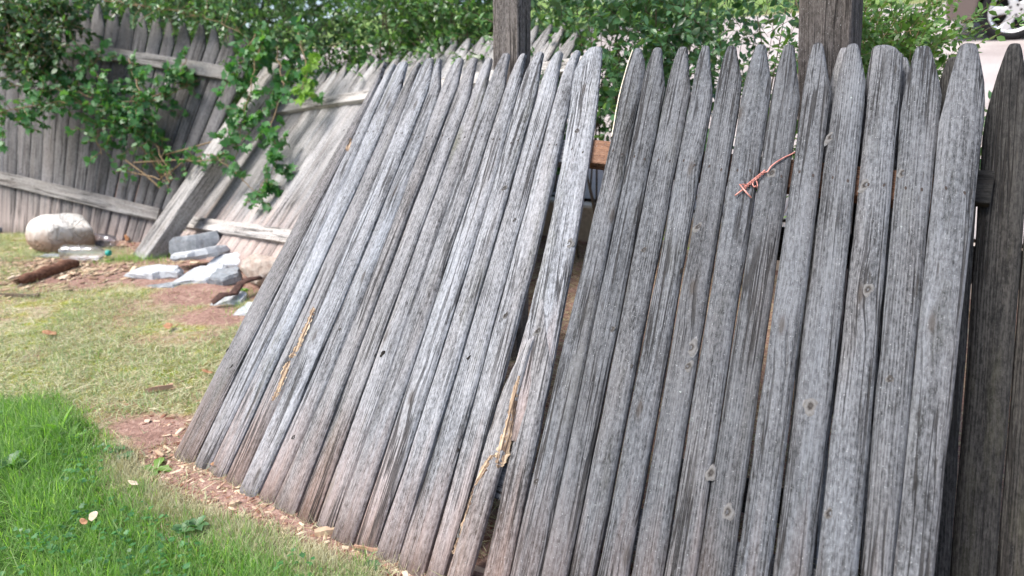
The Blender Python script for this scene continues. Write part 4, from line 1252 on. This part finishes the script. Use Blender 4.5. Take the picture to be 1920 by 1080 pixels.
def chip(px, py, L, W_, H, ang, label, mat=M_TANCHIP, lift=.0):
    c = G(px, py); vs, fs = [], []; n = 5
    for i in range(n):
        t = i / (n - 1); w = W_ / 2 * (.55 + .45 * math.sin(math.pi * t)) * random.uniform(.8, 1.15)
        for a, b in ((-w, 0), (w, 0), (w * .7, H * random.uniform(.7, 1.2)), (-w * .8, H * random.uniform(.7, 1.2))):
            vs.append(Vector(((t - .5) * L, a, b)))
    for i in range(n - 1):
        for k in range(4): fs.append((i * 4 + k, i * 4 + (k + 1) % 4, (i + 1) * 4 + (k + 1) % 4, (i + 1) * 4 + k))
    fs.append((3, 2, 1, 0)); fs.append(tuple(range((n - 1) * 4, n * 4)))
    o = link('wood_chip', mesh('wood_chip', vs, fs), mat); o.matrix_basis = Matrix.Translation((c.x, c.y, c.z + lift)) @ Matrix.Rotation(ang, 4, 'Z')
    tag(o, label, 'wood chip')
chip(612, 999, .062, .028, .014, .25, 'large pale wood chip lying in front of the leaning fence')
chip(300, 853, .05, .012, .006, -.6, 'thin pale sliver of wood on the bare soil left of the fence corner', lift=.004)
chip(700, 1035, .11, .010, .008, -.25, 'thin brown stick of wood on the soil near the bottom edge', M_CHIP, .005)
chip(562, 948, .045, .014, .006, .3, 'small bluish grey chip beside the curled orange leaf', mat_simple('grey_chip', [(.2, (.22, .23, .26)), (.8, (.42, .44, .48))], 30), .004)
chip(440, 1007 - 60, .03, .018, .012, .8, 'small chunky chip of bark beside the dry lawn rim', M_TANCHIP)
chip(30, 636 - 80, .30, .035, .02, -.1, 'grey flat stick lying on the patchy lawn at the left edge', M_BARK)
chip(300, 735, .10, .022, .018, .5, 'short knobby twig on the pale grass left of the fence', M_CHIP, .01)

# broad leaved weeds
def weed(px, py, n, L, W_, mat, label, up=.9, name='weed', lift=0):
    c = G(px, py); gs = []
    for i in range(n):
        a = 2 * math.pi * i / n + random.uniform(-.4, .4); el = up * random.uniform(.6, 1.1); m = 6; l_ = L * random.uniform(.7, 1.1)
        vs, fs = [], []
        for k in range(m + 1):
            t = k / m; r = l_ * t; z = l_ * (math.sin(el) * t - .45 * t * t * (1.2 - el * .5)); rr = r * math.cos(el * .8)
            ww = W_ / 2 * (math.sin(math.pi * min(1, t * .93 + .07)) ** .9) * (1 + .25 * math.sin(k * 2.6 + i))
            for q_ in (-1, 0, 1):
                vs.append(Vector((c.x + rr * math.cos(a) - q_ * ww * math.sin(a), c.y + rr * math.sin(a) + q_ * ww * math.cos(a), c.z + lift + z + abs(q_) * ww * .35)))
        for k in range(m):
            for q_ in range(2): b_ = k * 3 + q_; fs.append((b_, b_ + 1, b_ + 4, b_ + 3))
        gs.append((vs, fs))
    vs, fs = join_geo(gs); o = world_obj(name, vs, fs, mat, smooth=True, org=c); tag(o, label, 'weed')
weed(112, 815, 7, .13, .022, M_GRASS, 'upright dandelion leaves at the border of lush and pale grass', 1.35)
weed(125, 830, 5, .10, .02, M_GRASS, 'low dandelion rosette beside the upright one', .8)
weed(292, 880, 4, .085, .03, M_LIME, 'single lime green dandelion leaf on the bare soil', .5)
weed(235, 862, 7, .04, .022, M_VINE, 'small clover clump on the bare soil at the lawn edge', .6, lift=.01)
weed(225, 848, 6, .035, .02, M_VINE, 'small clover clump just behind the other clump at the lawn edge', .6, lift=.01)
weed(20, 885, 6, .07, .035, M_VINE, 'broad leaved plantain in the lawn at the left edge', .9, lift=.02)
weed(370, 1000, 6, .045, .022, M_VINE, 'broad leaved weed in the lush grass nearest to the fence', 1.0, lift=.02)
weed(345, 1010, 5, .038, .02, M_VINE, 'round leaved weed touching the broad leaved one in the grass', .9, lift=.02)
weed(700, 1062, 5, .03, .016, M_VINE, 'tiny weed on the soil near the bottom edge', .7)
weed(455, 545, 5, .05, .03, M_GRASS, 'small green weed beside the pinkish rock', .7)
weed(345, 462, 5, .04, .03, M_VINE, 'tiny weed growing on top of the grey stone', .7, lift=.12)

# ------------------------------------------------------------------ stones
def stone_mat(name, stops, scale=9, foot_tint=None, bump=.006):
    N = NT(name); tc = N.n('ShaderNodeTexCoord').outputs['Object']
    a = N.noise(tc, scale, 6, .7); b = N.noise(tc, scale * 6, 5, .75)
    c = N.ramp(N.math('ADD', N.math('MULTIPLY', a, .65), N.math('MULTIPLY', b, .35)), stops)
    ck = N.ramp(N.math('ABSOLUTE', N.math('SUBTRACT', N.noise(tc, scale * .6, 4, .6, .3), .5)), [(0, 1.0), (.008, .5), (.02, 0.0)])
    c = N.mixc(N.math('MULTIPLY', ck, .3), c, (.16, .12, .09))
    if foot_tint:
        sep = N.n('ShaderNodeSeparateXYZ'); N.put(sep.inputs[0], tc)
        f = N.ramp(N.math('ADD', sep.outputs[2], N.math('MULTIPLY', N.math('SUBTRACT', a, .5), .14)), [(foot_tint[1], 1.0), (foot_tint[2], 0.0)])
        c = N.mixc(N.math('MULTIPLY', f, .85), c, foot_tint[0])
    h = N.math('SUBTRACT', N.math('ADD', a, N.math('MULTIPLY', b, .6)), N.math('MULTIPLY', ck, .35))
    return N.done(N.bsdf(c, .8, N.bump(h, bump, .9), .3))
M_WHITE = stone_mat('white_quartz', [(.3, (.50, .42, .35)), (.45, (.74, .70, .64)), (.7, (.86, .84, .80))], 6, ((.22, .11, .05), .13, .25), .022)
M_SLATE = stone_mat('blue_grey_slate', [(.3, (.10, .12, .13)), (.5, (.24, .26, .28)), (.7, (.44, .46, .48))], 12)
M_SLATE_L = stone_mat('pale_slate', [(.3, (.26, .28, .30)), (.5, (.46, .48, .50)), (.7, (.62, .64, .65))], 10)
M_SLATE_D = stone_mat('dark_slate', [(.3, (.055, .058, .066)), (.6, (.13, .13, .145)), (.8, (.22, .22, .24))], 10)
M_PINK = stone_mat('pinkish_rock', [(.3, (.36, .22, .16)), (.45, (.62, .50, .42)), (.6, (.78, .70, .62))], 22, ((.22, .10, .06), .0, .05), .03)

import bmesh
def boulder(name, c, size, rot, mat, label, seed, rough=.16, cuts=7):
    bm = bmesh.new(); bmesh.ops.create_icosphere(bm, subdivisions=4, radius=1)
    rg = np.random.default_rng(seed)
    planes = [(Vector(rg.normal(size=3)).normalized(), rg.uniform(.66, .9)) for _ in range(cuts)]
    for v in bm.verts:
        p = v.co.copy()
        for n_, dd_ in planes:
            k = p.dot(n_)
            if k > dd_: p -= n_ * (k - dd_) * .97
        q = p * (1 + rough * (float(fbm(p.x * 2 + 5 + p.z, p.y * 2 + 9 - p.z, seed)) - .5))
        v.co = Vector((q.x * size[0], q.y * size[1], q.z * size[2]))
    zmin = min(v.co.z for v in bm.verts)
    for v in bm.verts: v.co.z -= zmin
    me = bpy.data.meshes.new(name); bm.to_mesh(me); bm.free()
    me.polygons.foreach_set('use_smooth', [True] * len(me.polygons))
    o = link(name, me, mat); o.location = c; o.rotation_euler = rot
    tag(o, label, 'rock'); return o
c = G(100, 474); boulder('boulder', (c.x, c.y + .12, c.z - .045), (.232, .20, .185), (0, .06, .2), M_WHITE, 'large white quartz boulder with an orange brown underside', 3, .2, 10)
def slab(name, px, py, pts, th, mat, label, rx=0, ry=0, up=0.0, scale=1.0):
    """pts: outline in metres; a broken flat stone with real thickness"""
    c = G(px, py); n = len(pts); vs, fs = [], []
    fine_ = []
    for i in range(n):
        a = Vector(pts[i]); b = Vector(pts[(i + 1) % n])
        for k in range(3):
            p = a.lerp(b, k / 3); p = Vector((p.x, p.y * 1.35)); fine_.append(p * scale + Vector((random.uniform(-1, 1), random.uniform(-1, 1))) * .011)
    m = len(fine_)
    for z_, sh_ in ((0, .90), (th * .35, 1.05), (th * .8, .98), (th, .88)):
        for p in fine_:
            k_ = sh_ * random.uniform(.95, 1.05)
            vs.append(Vector((p.x * k_, p.y * k_, z_ * (1 + .35 * p.x / .15 * (.5 if p.x > 0 else .3)) + random.uniform(-1, 1) * .005)))
    for l_ in range(3):
        for i in range(m): fs.append((l_ * m + i, l_ * m + (i + 1) % m, (l_ + 1) * m + (i + 1) % m, (l_ + 1) * m + i))
    vs.append(Vector((0, 0, th * 1.03))); k = len(vs) - 1
    for i in range(m): fs.append((3 * m + i, 3 * m + (i + 1) % m, k))
    vs.append(Vector((0, 0, 0))); k = len(vs) - 1
    for i in range(m): fs.append((i, k, (i + 1) % m))
    o = link(name, mesh(name, vs, fs), mat); o.matrix_basis = Matrix.Translation((c.x, c.y, c.z - .006 + up)) @ Matrix.Rotation(rx, 4, 'X') @ Matrix.Rotation(ry, 4, 'Y')
    tag(o, label, 'stone'); return o
slab('grey_stone', 372, 484, [(-.17, -.03), (-.13, .03), (.0, .05), (.15, .04), (.17, -.02), (.02, -.05)], .175, M_SLATE, 'upright grey stone block at the back of the slate pile, against the silvery fence', -.15, 0.03)
slab('slate_slab', 375, 500, [(-.17, .0), (-.12, -.07), (.0, -.11), (.15, -.03), (.17, .06), (-.02, .08)], .055, M_SLATE_L, 'tilted slab with dark wet underside on top of the slate pile', -.12, -.10, .07)
slab('slate_slab', 297, 516, [(-.19, -.05), (-.15, .04), (.03, .06), (.17, .03), (.18, -.05), (.02, -.08)], .055, M_SLATE_L, 'long pale slab at the left end of the slate pile', .12, .03, .0, .88)
slab('slate_slab', 307, 535, [(-.10, -.03), (-.04, .05), (.09, .04), (.08, -.03)], .012, M_SLATE, 'small thin slate flake lying in front of the left slab', 0, 0)
slab('slate_slab', 378, 524, [(-.19, -.10), (-.08, .05), (.06, .11), (.17, .09), (.15, -.03), (.03, -.08)], .035, M_SLATE_L, 'flat near-white slab in the front middle of the slate pile', .36, .04, .02, .82)
slab('slate_slab', 437, 505, [(-.16, -.05), (-.13, .05), (.10, .09), (.14, .0), (.02, -.06)], .05, M_SLATE_L, 'pale bluish slab behind the pinkish rock', .34, 0, .03)
slab('slate_slab', 428, 528, [(-.09, -.04), (-.08, .05), (.06, .06), (.09, -.02), (.01, -.06)], .075, M_SLATE, 'squarish blue grey stone left of the pinkish rock', .25, 0)
slab('slate_slab', 432, 565, [(-.09, -.06), (-.02, .06), (.08, .06), (.07, -.03)], .03, M_SLATE_L, 'pale stone above the dark bark strip', .18, .05, .0)
slab('slate_slab', 470, 585, [(-.08, -.04), (-.04, .06), (.10, .07), (.12, -.05)], .03, M_SLATE_L, 'pale stone between the dark bark strip and the fence edge', .2, 0, .0)
slab('slate_slab', 96, 482, [(-.10, -.02), (-.08, .03), (.10, .02), (.09, -.02)], .018, M_SLATE, 'thin slate sliver under the white boulder', 0, 0)
slab('dark_slate', 8, 432, [(-.30, -.10), (-.28, .10), (.02, .08), (.16, .0), (.05, -.10)], .05, M_SLATE_D, 'dark flat slate at the left edge beside the white boulder', .15, .1, .02)
slab('dark_slate', 170, 462, [(-.10, -.05), (-.08, .05), (.12, .05), (.14, -.03)], .035, M_SLATE_D, 'dark slate behind the plastic bottle', .1, 0)
c = G(487, 535); boulder('rock', (c.x + .02, c.y + .05, c.z - .02), (.165, .12, .105), (.1, .1, -.3), M_PINK, 'rough pinkish rock beside the edge of the leaning fence', 12, .55, 10)

# log, bark, stump
M_LOG = mat_simple('rotten_log', [(.25, (.055, .024, .015)), (.5, (.14, .065, .04)), (.75, (.27, .15, .10))], 12, 5, rough=.9, bump=.010, stretch=(.7, 5, 5))
a, b = G(40, 537), G(144, 502)
pts = [a.lerp(b, k / 9) + Vector((0, .0, .034 + .006 * math.sin(k * 2))) for k in range(10)]
vs, fs = tube_geo(pts, [.022, .034, .037, .036, .040, .041, .040, .042, .040, .030], 14)
vs = [v + Vector((0, 0, .002 * (random.random() - .5))) for v in vs]
o = world_obj('rotten_log', vs, fs, M_LOG, smooth=True); tag(o, 'dark reddish brown rotten log lying on tan bark flakes', 'log')
gs = []
for k in range(7):
    p = a + Vector((random.uniform(-.05, .02), random.uniform(-.03, .03), random.uniform(.01, .06)))
    gs.append(tube_geo([p + (b - a) * .08, p, p - (b - a) * random.uniform(.03, .08)], [.014, .009, .001], 5))
vs, fs = join_geo(gs); link_o = world_obj('broken_end', vs, fs, M_TANCHIP, o)
def strip(name, pix, ups, w, mat, label, cat, th=.004):
    P = [G(*p) + Vector((0, 0, u)) for p, u in zip(pix, ups)]
    vs, fs = [], []
    for i, p in enumerate(P):
        t = (P[min(i + 1, len(P) - 1)] - P[max(0, i - 1)]).normalized(); s_ = t.cross(Vector((0, -.5, .85))).normalized()
        ww = w * (.5 + .5 * math.sin(math.pi * (i + .6) / (len(P) + .4))) * random.uniform(.85, 1.15)
        for k in (-1, -.4, .4, 1): vs.append(p + s_ * ww * k + Vector((0, 0, .35 * ww * (1 - k * k))))
    for i in range(len(P) - 1):
        for k in range(3): q_ = i * 4 + k; fs.append((q_, q_ + 1, q_ + 5, q_ + 4))
    o = world_obj(name, vs, fs, mat, smooth=True); m = o.modifiers.new('thickness', 'SOLIDIFY'); m.thickness = th
    tag(o, label, cat)
strip('bark_strip', [(398, 578), (420, 574), (440, 566), (455, 556), (472, 550), (492, 543)], [.03, .07, .05, .085, .09, .08], .028, mat_simple('dark_bark', [(.3, (.03, .015, .012)), (.7, (.13, .07, .055))], 25, bump=.01), 'dark shrivelled strip of bark among the pale stones by the fence edge', 'bark')
strip('bark_strip', [(195, 432), (208, 428), (222, 430), (232, 437), (238, 447), (240, 456)], [.11, .125, .12, .10, .06, .02], .022, mat_simple('orange_bark', [(.3, (.18, .07, .03)), (.7, (.50, .26, .12))], 25, bump=.01), 'curled orange brown bark strip arching beside the plastic bottle', 'bark')
c = G(66, 425)
pts = [Vector((c.x + .01 * math.sin(k), c.y + .18, c.z - .03 + .075 * k)) for k in range(6)]
vs, fs = tube_geo(pts, [.10, .075, .065, .055, .05, .03], 12); vs = [v + Vector((random.uniform(-.006, .006), 0, random.uniform(-.01, .01))) for v in vs]
o = world_obj('tree_stump', vs, fs, mat_simple('stump_bark', [(.3, (.09, .07, .06)), (.7, (.26, .21, .18))], 18, bump=.015), smooth=True)
tag(o, 'short grey brown stump standing behind the white boulder', 'stump')

# plastic bottle
N = NT('clear_plastic')
tc = N.n('ShaderNodeTexCoord').outputs['Object']
gl = N.n('ShaderNodeBsdfGlass'); gl.inputs['IOR'].default_value = 1.25; gl.inputs['Roughness'].default_value = .06; gl.inputs['Color'].default_value = (.93, .95, 1, 1)
tp_ = N.n('ShaderNodeBsdfTransparent'); mx = N.n('ShaderNodeMixShader'); mx.inputs[0].default_value = .6
gb = N.n('ShaderNodeBsdfGlossy'); gb.inputs['Roughness'].default_value = .12; mx2 = N.n('ShaderNodeMixShader'); mx2.inputs[0].default_value = .06
N.t.links.new(gl.outputs[0], mx.inputs[1]); N.t.links.new(tp_.outputs[0], mx.inputs[2])
N.t.links.new(mx.outputs[0], mx2.inputs[1]); N.t.links.new(gb.outputs[0], mx2.inputs[2])
M_PLASTIC = N.done(mx2.outputs[0])
M_TEAL = mat_simple('teal_plastic', [(.3, (.0, .25, .2)), (.7, (.01, .33, .27))], 5, rough=.4, bump=0, spec=.5)
def bottle(px, py, L, R, ang, label, cap=True, mat=None):
    c = G(px, py); root = empty('plastic_bottle', (c.x, c.y, c.z), label, 'bottle')
    prof = [(0, .55), (.015, .85), (.04, .97), (.07, 1), (.2, 1), (.22, .95), (.24, 1), (.45, 1), (.47, .95), (.49, 1), (.66, 1), (.74, .93), (.82, .7), (.88, .42), (.92, .3), (.965, .28)]
    n = 20; vs, fs = [], []
    for (t, r) in prof:
        for k in range(n):
            a_ = 2 * math.pi * k / n; rr = R * r * (1 + (.05 * math.cos(5 * a_) if t < .05 else .015 * math.cos(3 * a_ + t * 7)))
            vs.append((t * L, rr * math.cos(a_), rr * math.sin(a_)))
    for i in range(len(prof) - 1):
        for k in range(n): fs.append((i * n + k, i * n + (k + 1) % n, (i + 1) * n + (k + 1) % n, (i + 1) * n + k))
    fs.append(tuple(range(n)))
    M_ = Matrix.Translation((c.x, c.y, c.z + R * .97 + .008)) @ Matrix.Rotation(ang, 4, 'Z')
    o = link('bottle_body', mesh('bottle', vs, fs, True), mat or M_PLASTIC, root, M_)
    sm = o.modifiers.new('wall', 'SOLIDIFY'); sm.thickness = .0012
    if cap:
        vs, fs = tube_geo([(L * .95, 0, 0), (L * .955, 0, 0), (L * 1.02, 0, 0), (L * 1.03, 0, 0)], [R * .33, R * .38, R * .38, R * .3], 16)
        link('cap', mesh('cap', vs, fs, True), M_TEAL, root, M_)
bottle(121, 489, .345, .056, -.06, 'clear empty plastic bottle with a teal cap lying beside the white boulder')
bottle(178, 462, .26, .05, -.35, 'hazy clear plastic bottle without cap under the curled bark', False)

# ------------------------------------------------------------------ car
def car():
    wc = Vector((5.75, 7.7, 0)); s = S(wc.x, wc.y); zg = .48 + .22 * (s - 1.15)
    fwd = e_t.copy(); side = Vector((e_s.x, e_s.y, .22)).normalized(); upv = fwd.cross(side).normalized()
    if upv.z < 0: upv = -upv
    base = TS((wc - L0).dot(e_t), s, zg)
    Mx = Matrix.Translation(base) @ Matrix((fwd, side, upv)).transposed().to_4x4()    # x along the car, y away from us, z up
    root = empty('parked_car', base, 'taupe brown car with silver five-spoke wheel parked on the driveway', 'car')
    paint = NT('taupe_car_paint'); M_P = paint.done(paint.bsdf((.16, .125, .115), .35, None, .5, Metallic=.3, Coat_Weight=.6))
    rub = mat_simple('tyre_rubber', [(.3, (.006, .006, .007)), (.7, (.016, .016, .018))], 80, rough=.85, bump=.002)
    al = NT('silver_alloy'); M_AL = al.done(al.bsdf((.72, .73, .76), .32, None, .5, Metallic=.55))
    dk = mat_simple('dark_underbody', [(.3, (.008, .008, .008)), (.7, (.02, .02, .02))], 20, rough=.9, bump=0)
    glm = NT('car_glass'); M_GL = glm.done(glm.bsdf((.02, .025, .03), .06, None, .5))
    # body side profile with two wheel arches
    R = .37; wx = [0, 2.62]
    low = .25
    prof = [(-.66, .34), (-.64, low)]
    for w in wx:
        for k in range(11):
            a_ = math.pi - math.asin(max(-1, (low - .33) / R)) * 0 - math.pi * k / 10
            prof.append((w + R * math.cos(a_), .33 + R * math.sin(a_) if 0 < k < 10 else low))
    prof += [(3.52, low), (3.58, .36), (3.60, .70), (3.50, .93), (3.30, 1.0), (2.95, 1.08), (2.35, 1.46), (1.3, 1.5), (.75, 1.42), (-.02, 1.02), (-.45, .95), (-.62, .80), (-.68, .55)]
    n = len(prof); W2 = 1.75; vs, fs = [], []
    ys = [(0.06, .96), (0, 1.0), (W2, 1.0), (W2 - .06, .96)]
    ys = [(.0, 0), (W2, 0)]
    for yy, inn in ((.05, .02), (0, 0), (W2, 0), (W2 - .05, .02)):
        for (x_, z_) in prof:
            tum = .16 * max(0, z_ - .95) / .5 * (1 if yy < 1 else -1)
            sx_ = 1 - (.03 if inn else 0)
            vs.append((1.4 + (x_ - 1.4) * sx_, yy + tum, .8 + (z_ - .8) * (1 - (.04 if inn else 0))))
    faces = [tuple(range(n - 1, -1, -1))] if False else []
    # outer skin between the two side outlines
    for i in range(n): fs.append((n + i, n + (i + 1) % n, 2 * n + (i + 1) % n, 2 * n + i))
    me_v = [vs[i] for i in range(n, 3 * n)]
    fs2 = [(i, (i + 1) % n, n + (i + 1) % n, n + i) for i in range(n)]
    fs2.append(tuple(range(n - 1, -1, -1))); fs2.append(tuple(range(n, 2 * n)))
    me = mesh('body', me_v, fs2)
    bm = bmesh.new(); bm.from_mesh(me); bmesh.ops.triangulate(bm, faces=[f for f in bm.faces if len(f.verts) > 4]); bmesh.ops.recalc_face_normals(bm, faces=bm.faces); bm.to_mesh(me); bm.free()
    b_ = link('body', me, M_P, root, Mx)
    bv = b_.modifiers.new('edge', 'BEVEL'); bv.width = .035; bv.segments = 3; bv.limit_method = 'ANGLE'; bv.angle_limit = math.radians(50)
    for nm_, pr in (('side_window', [(.30, 1.06), (1.28, 1.08), (1.28, 1.42), (.88, 1.37)]), ('side_window', [(1.36, 1.08), (2.55, 1.08), (2.25, 1.40), (1.36, 1.43)])):
        vv = [(x_, .16 * max(0, z_ - .95) / .5 - .006, z_) for x_, z_ in pr] + [(x_, .16 * max(0, z_ - .95) / .5 + .01, z_) for x_, z_ in pr]
        link(nm_, mesh(nm_, vv, [(0, 1, 2, 3), (7, 6, 5, 4), (0, 4, 5, 1), (1, 5, 6, 2), (2, 6, 7, 3), (3, 7, 4, 0)]), M_GL, root, Mx)
    link('door_handle', mesh('door_handle', [(1.12, -.02, .88), (1.27, -.02, .88), (1.27, -.02, .91), (1.12, -.02, .91), (1.12, .01, .88), (1.27, .01, .88), (1.27, .01, .91), (1.12, .01, .91)],
         [(0, 1, 2, 3), (7, 6, 5, 4), (0, 4, 5, 1), (1, 5, 6, 2), (2, 6, 7, 3), (3, 7, 4, 0)]), M_P, root, Mx)
    for w in wx:
        for yy, sg in ((.02, 1), (W2 - .02, -1)):
            wv, wf = [], []; n_ = 40
            pr = [(.245, .03), (.25, .0), (.28, -.012), (.32, .0), (.335, .03), (.335, .19), (.31, .21), (.24, .21)]
            for k in range(n_):
                a_ = 2 * math.pi * k / n_
                for r, y_ in pr: wv.append((w + r * math.cos(a_), yy + sg * y_, .33 + r * math.sin(a_)))
            m = len(pr)
            for k in range(n_):
                for j in range(m): wf.append((k * m + j, ((k + 1) % n_) * m + j, ((k + 1) % n_) * m + (j + 1) % m, k * m + (j + 1) % m))
            wh = link('wheel', mesh('tyre', wv, wf, True), rub, root, Mx)
            if sg < 0: continue
            # rim ring, five spokes, hub, lug holes
            rv, rf = [], []
            pr = [(.247, .0), (.238, -.006), (.222, .004), (.215, .05), (.215, .12)]
            for k in range(n_):
                a_ = 2 * math.pi * k / n_
                for r, y_ in pr: rv.append((w + r * math.cos(a_), yy + y_, .33 + r * math.sin(a_)))
            m = len(pr)
            for k in range(n_):
                for j in range(m - 1): rf.append((k * m + j, ((k + 1) % n_) * m + j, ((k + 1) % n_) * m + j + 1, k * m + j + 1))
            gs = [(rv, rf)]
            for k in range(5):
                a_ = math.radians(90 + 72 * k + 20)
                d_ = (math.cos(a_), math.sin(a_)); p_ = (-d_[1], d_[0])
                vv = []
                for r, hw, y_ in ((.02, .03, -.008), (.07, .040, -.008), (.13, .042, .0), (.19, .055, .004), (.228, .078, .004)):
                    for q_ in (-1, -.6, .6, 1):
                        vv.append((w + d_[0] * r + p_[0] * hw * q_, yy + y_ + (.02 if abs(q_) == 1 else 0), .33 + d_[1] * r + p_[1] * hw * q_))
                gs.append((vv, [(j * 4 + q_, j * 4 + q_ + 1, (j + 1) * 4 + q_ + 1, (j + 1) * 4 + q_) for j in range(4) for q_ in range(3)]))
            hv = [(w, yy - .014, .33)] + [(w + .085 * math.cos(2 * math.pi * k / 24), yy - .010, .33 + .085 * math.sin(2 * math.pi * k / 24)) for k in range(24)]
            gs.append((hv, [(0, k + 1, (k + 1) % 24 + 1) for k in range(24)]))
            v_, f_ = join_geo(gs); rim = link('rim', mesh('rim', v_, f_), M_AL, wh, Mx)
            gs = []
            for k in range(5):
                a_ = math.radians(54 + 72 * k + 20); cx_, cz_ = w + .056 * math.cos(a_), .33 + .056 * math.sin(a_)
                gs.append(([(cx_, yy - .0165, cz_)] + [(cx_ + .014 * math.cos(t_ * .7854), yy - .016, cz_ + .014 * math.sin(t_ * .7854)) for t_ in range(8)], [(0, t_ + 1, (t_ + 1) % 8 + 1) for t_ in range(8)]))
            dv = [(w, yy + .09, .33)] + [(w + .22 * math.cos(2 * math.pi * k / 24), yy + .09, .33 + .22 * math.sin(2 * math.pi * k / 24)) for k in range(24)]
            gs.append((dv, [(0, k + 1, (k + 1) % 24 + 1) for k in range(24)]))
            v_, f_ = join_geo(gs); link('wheel_well', mesh('lug', v_, f_), dk, wh, Mx)
    link('underbody', mesh('underbody', [(-.5, .12, .2), (3.4, .12, .2), (3.4, 1.63, .2), (-.5, 1.63, .2), (-.5, .12, .6), (3.4, .12, .6), (3.4, 1.63, .6), (-.5, 1.63, .6)],
         [(0, 3, 2, 1), (4, 5, 6, 7), (0, 1, 5, 4), (1, 2, 6, 5), (2, 3, 7, 6), (3, 0, 4, 7)]), dk, root, Mx)
car()
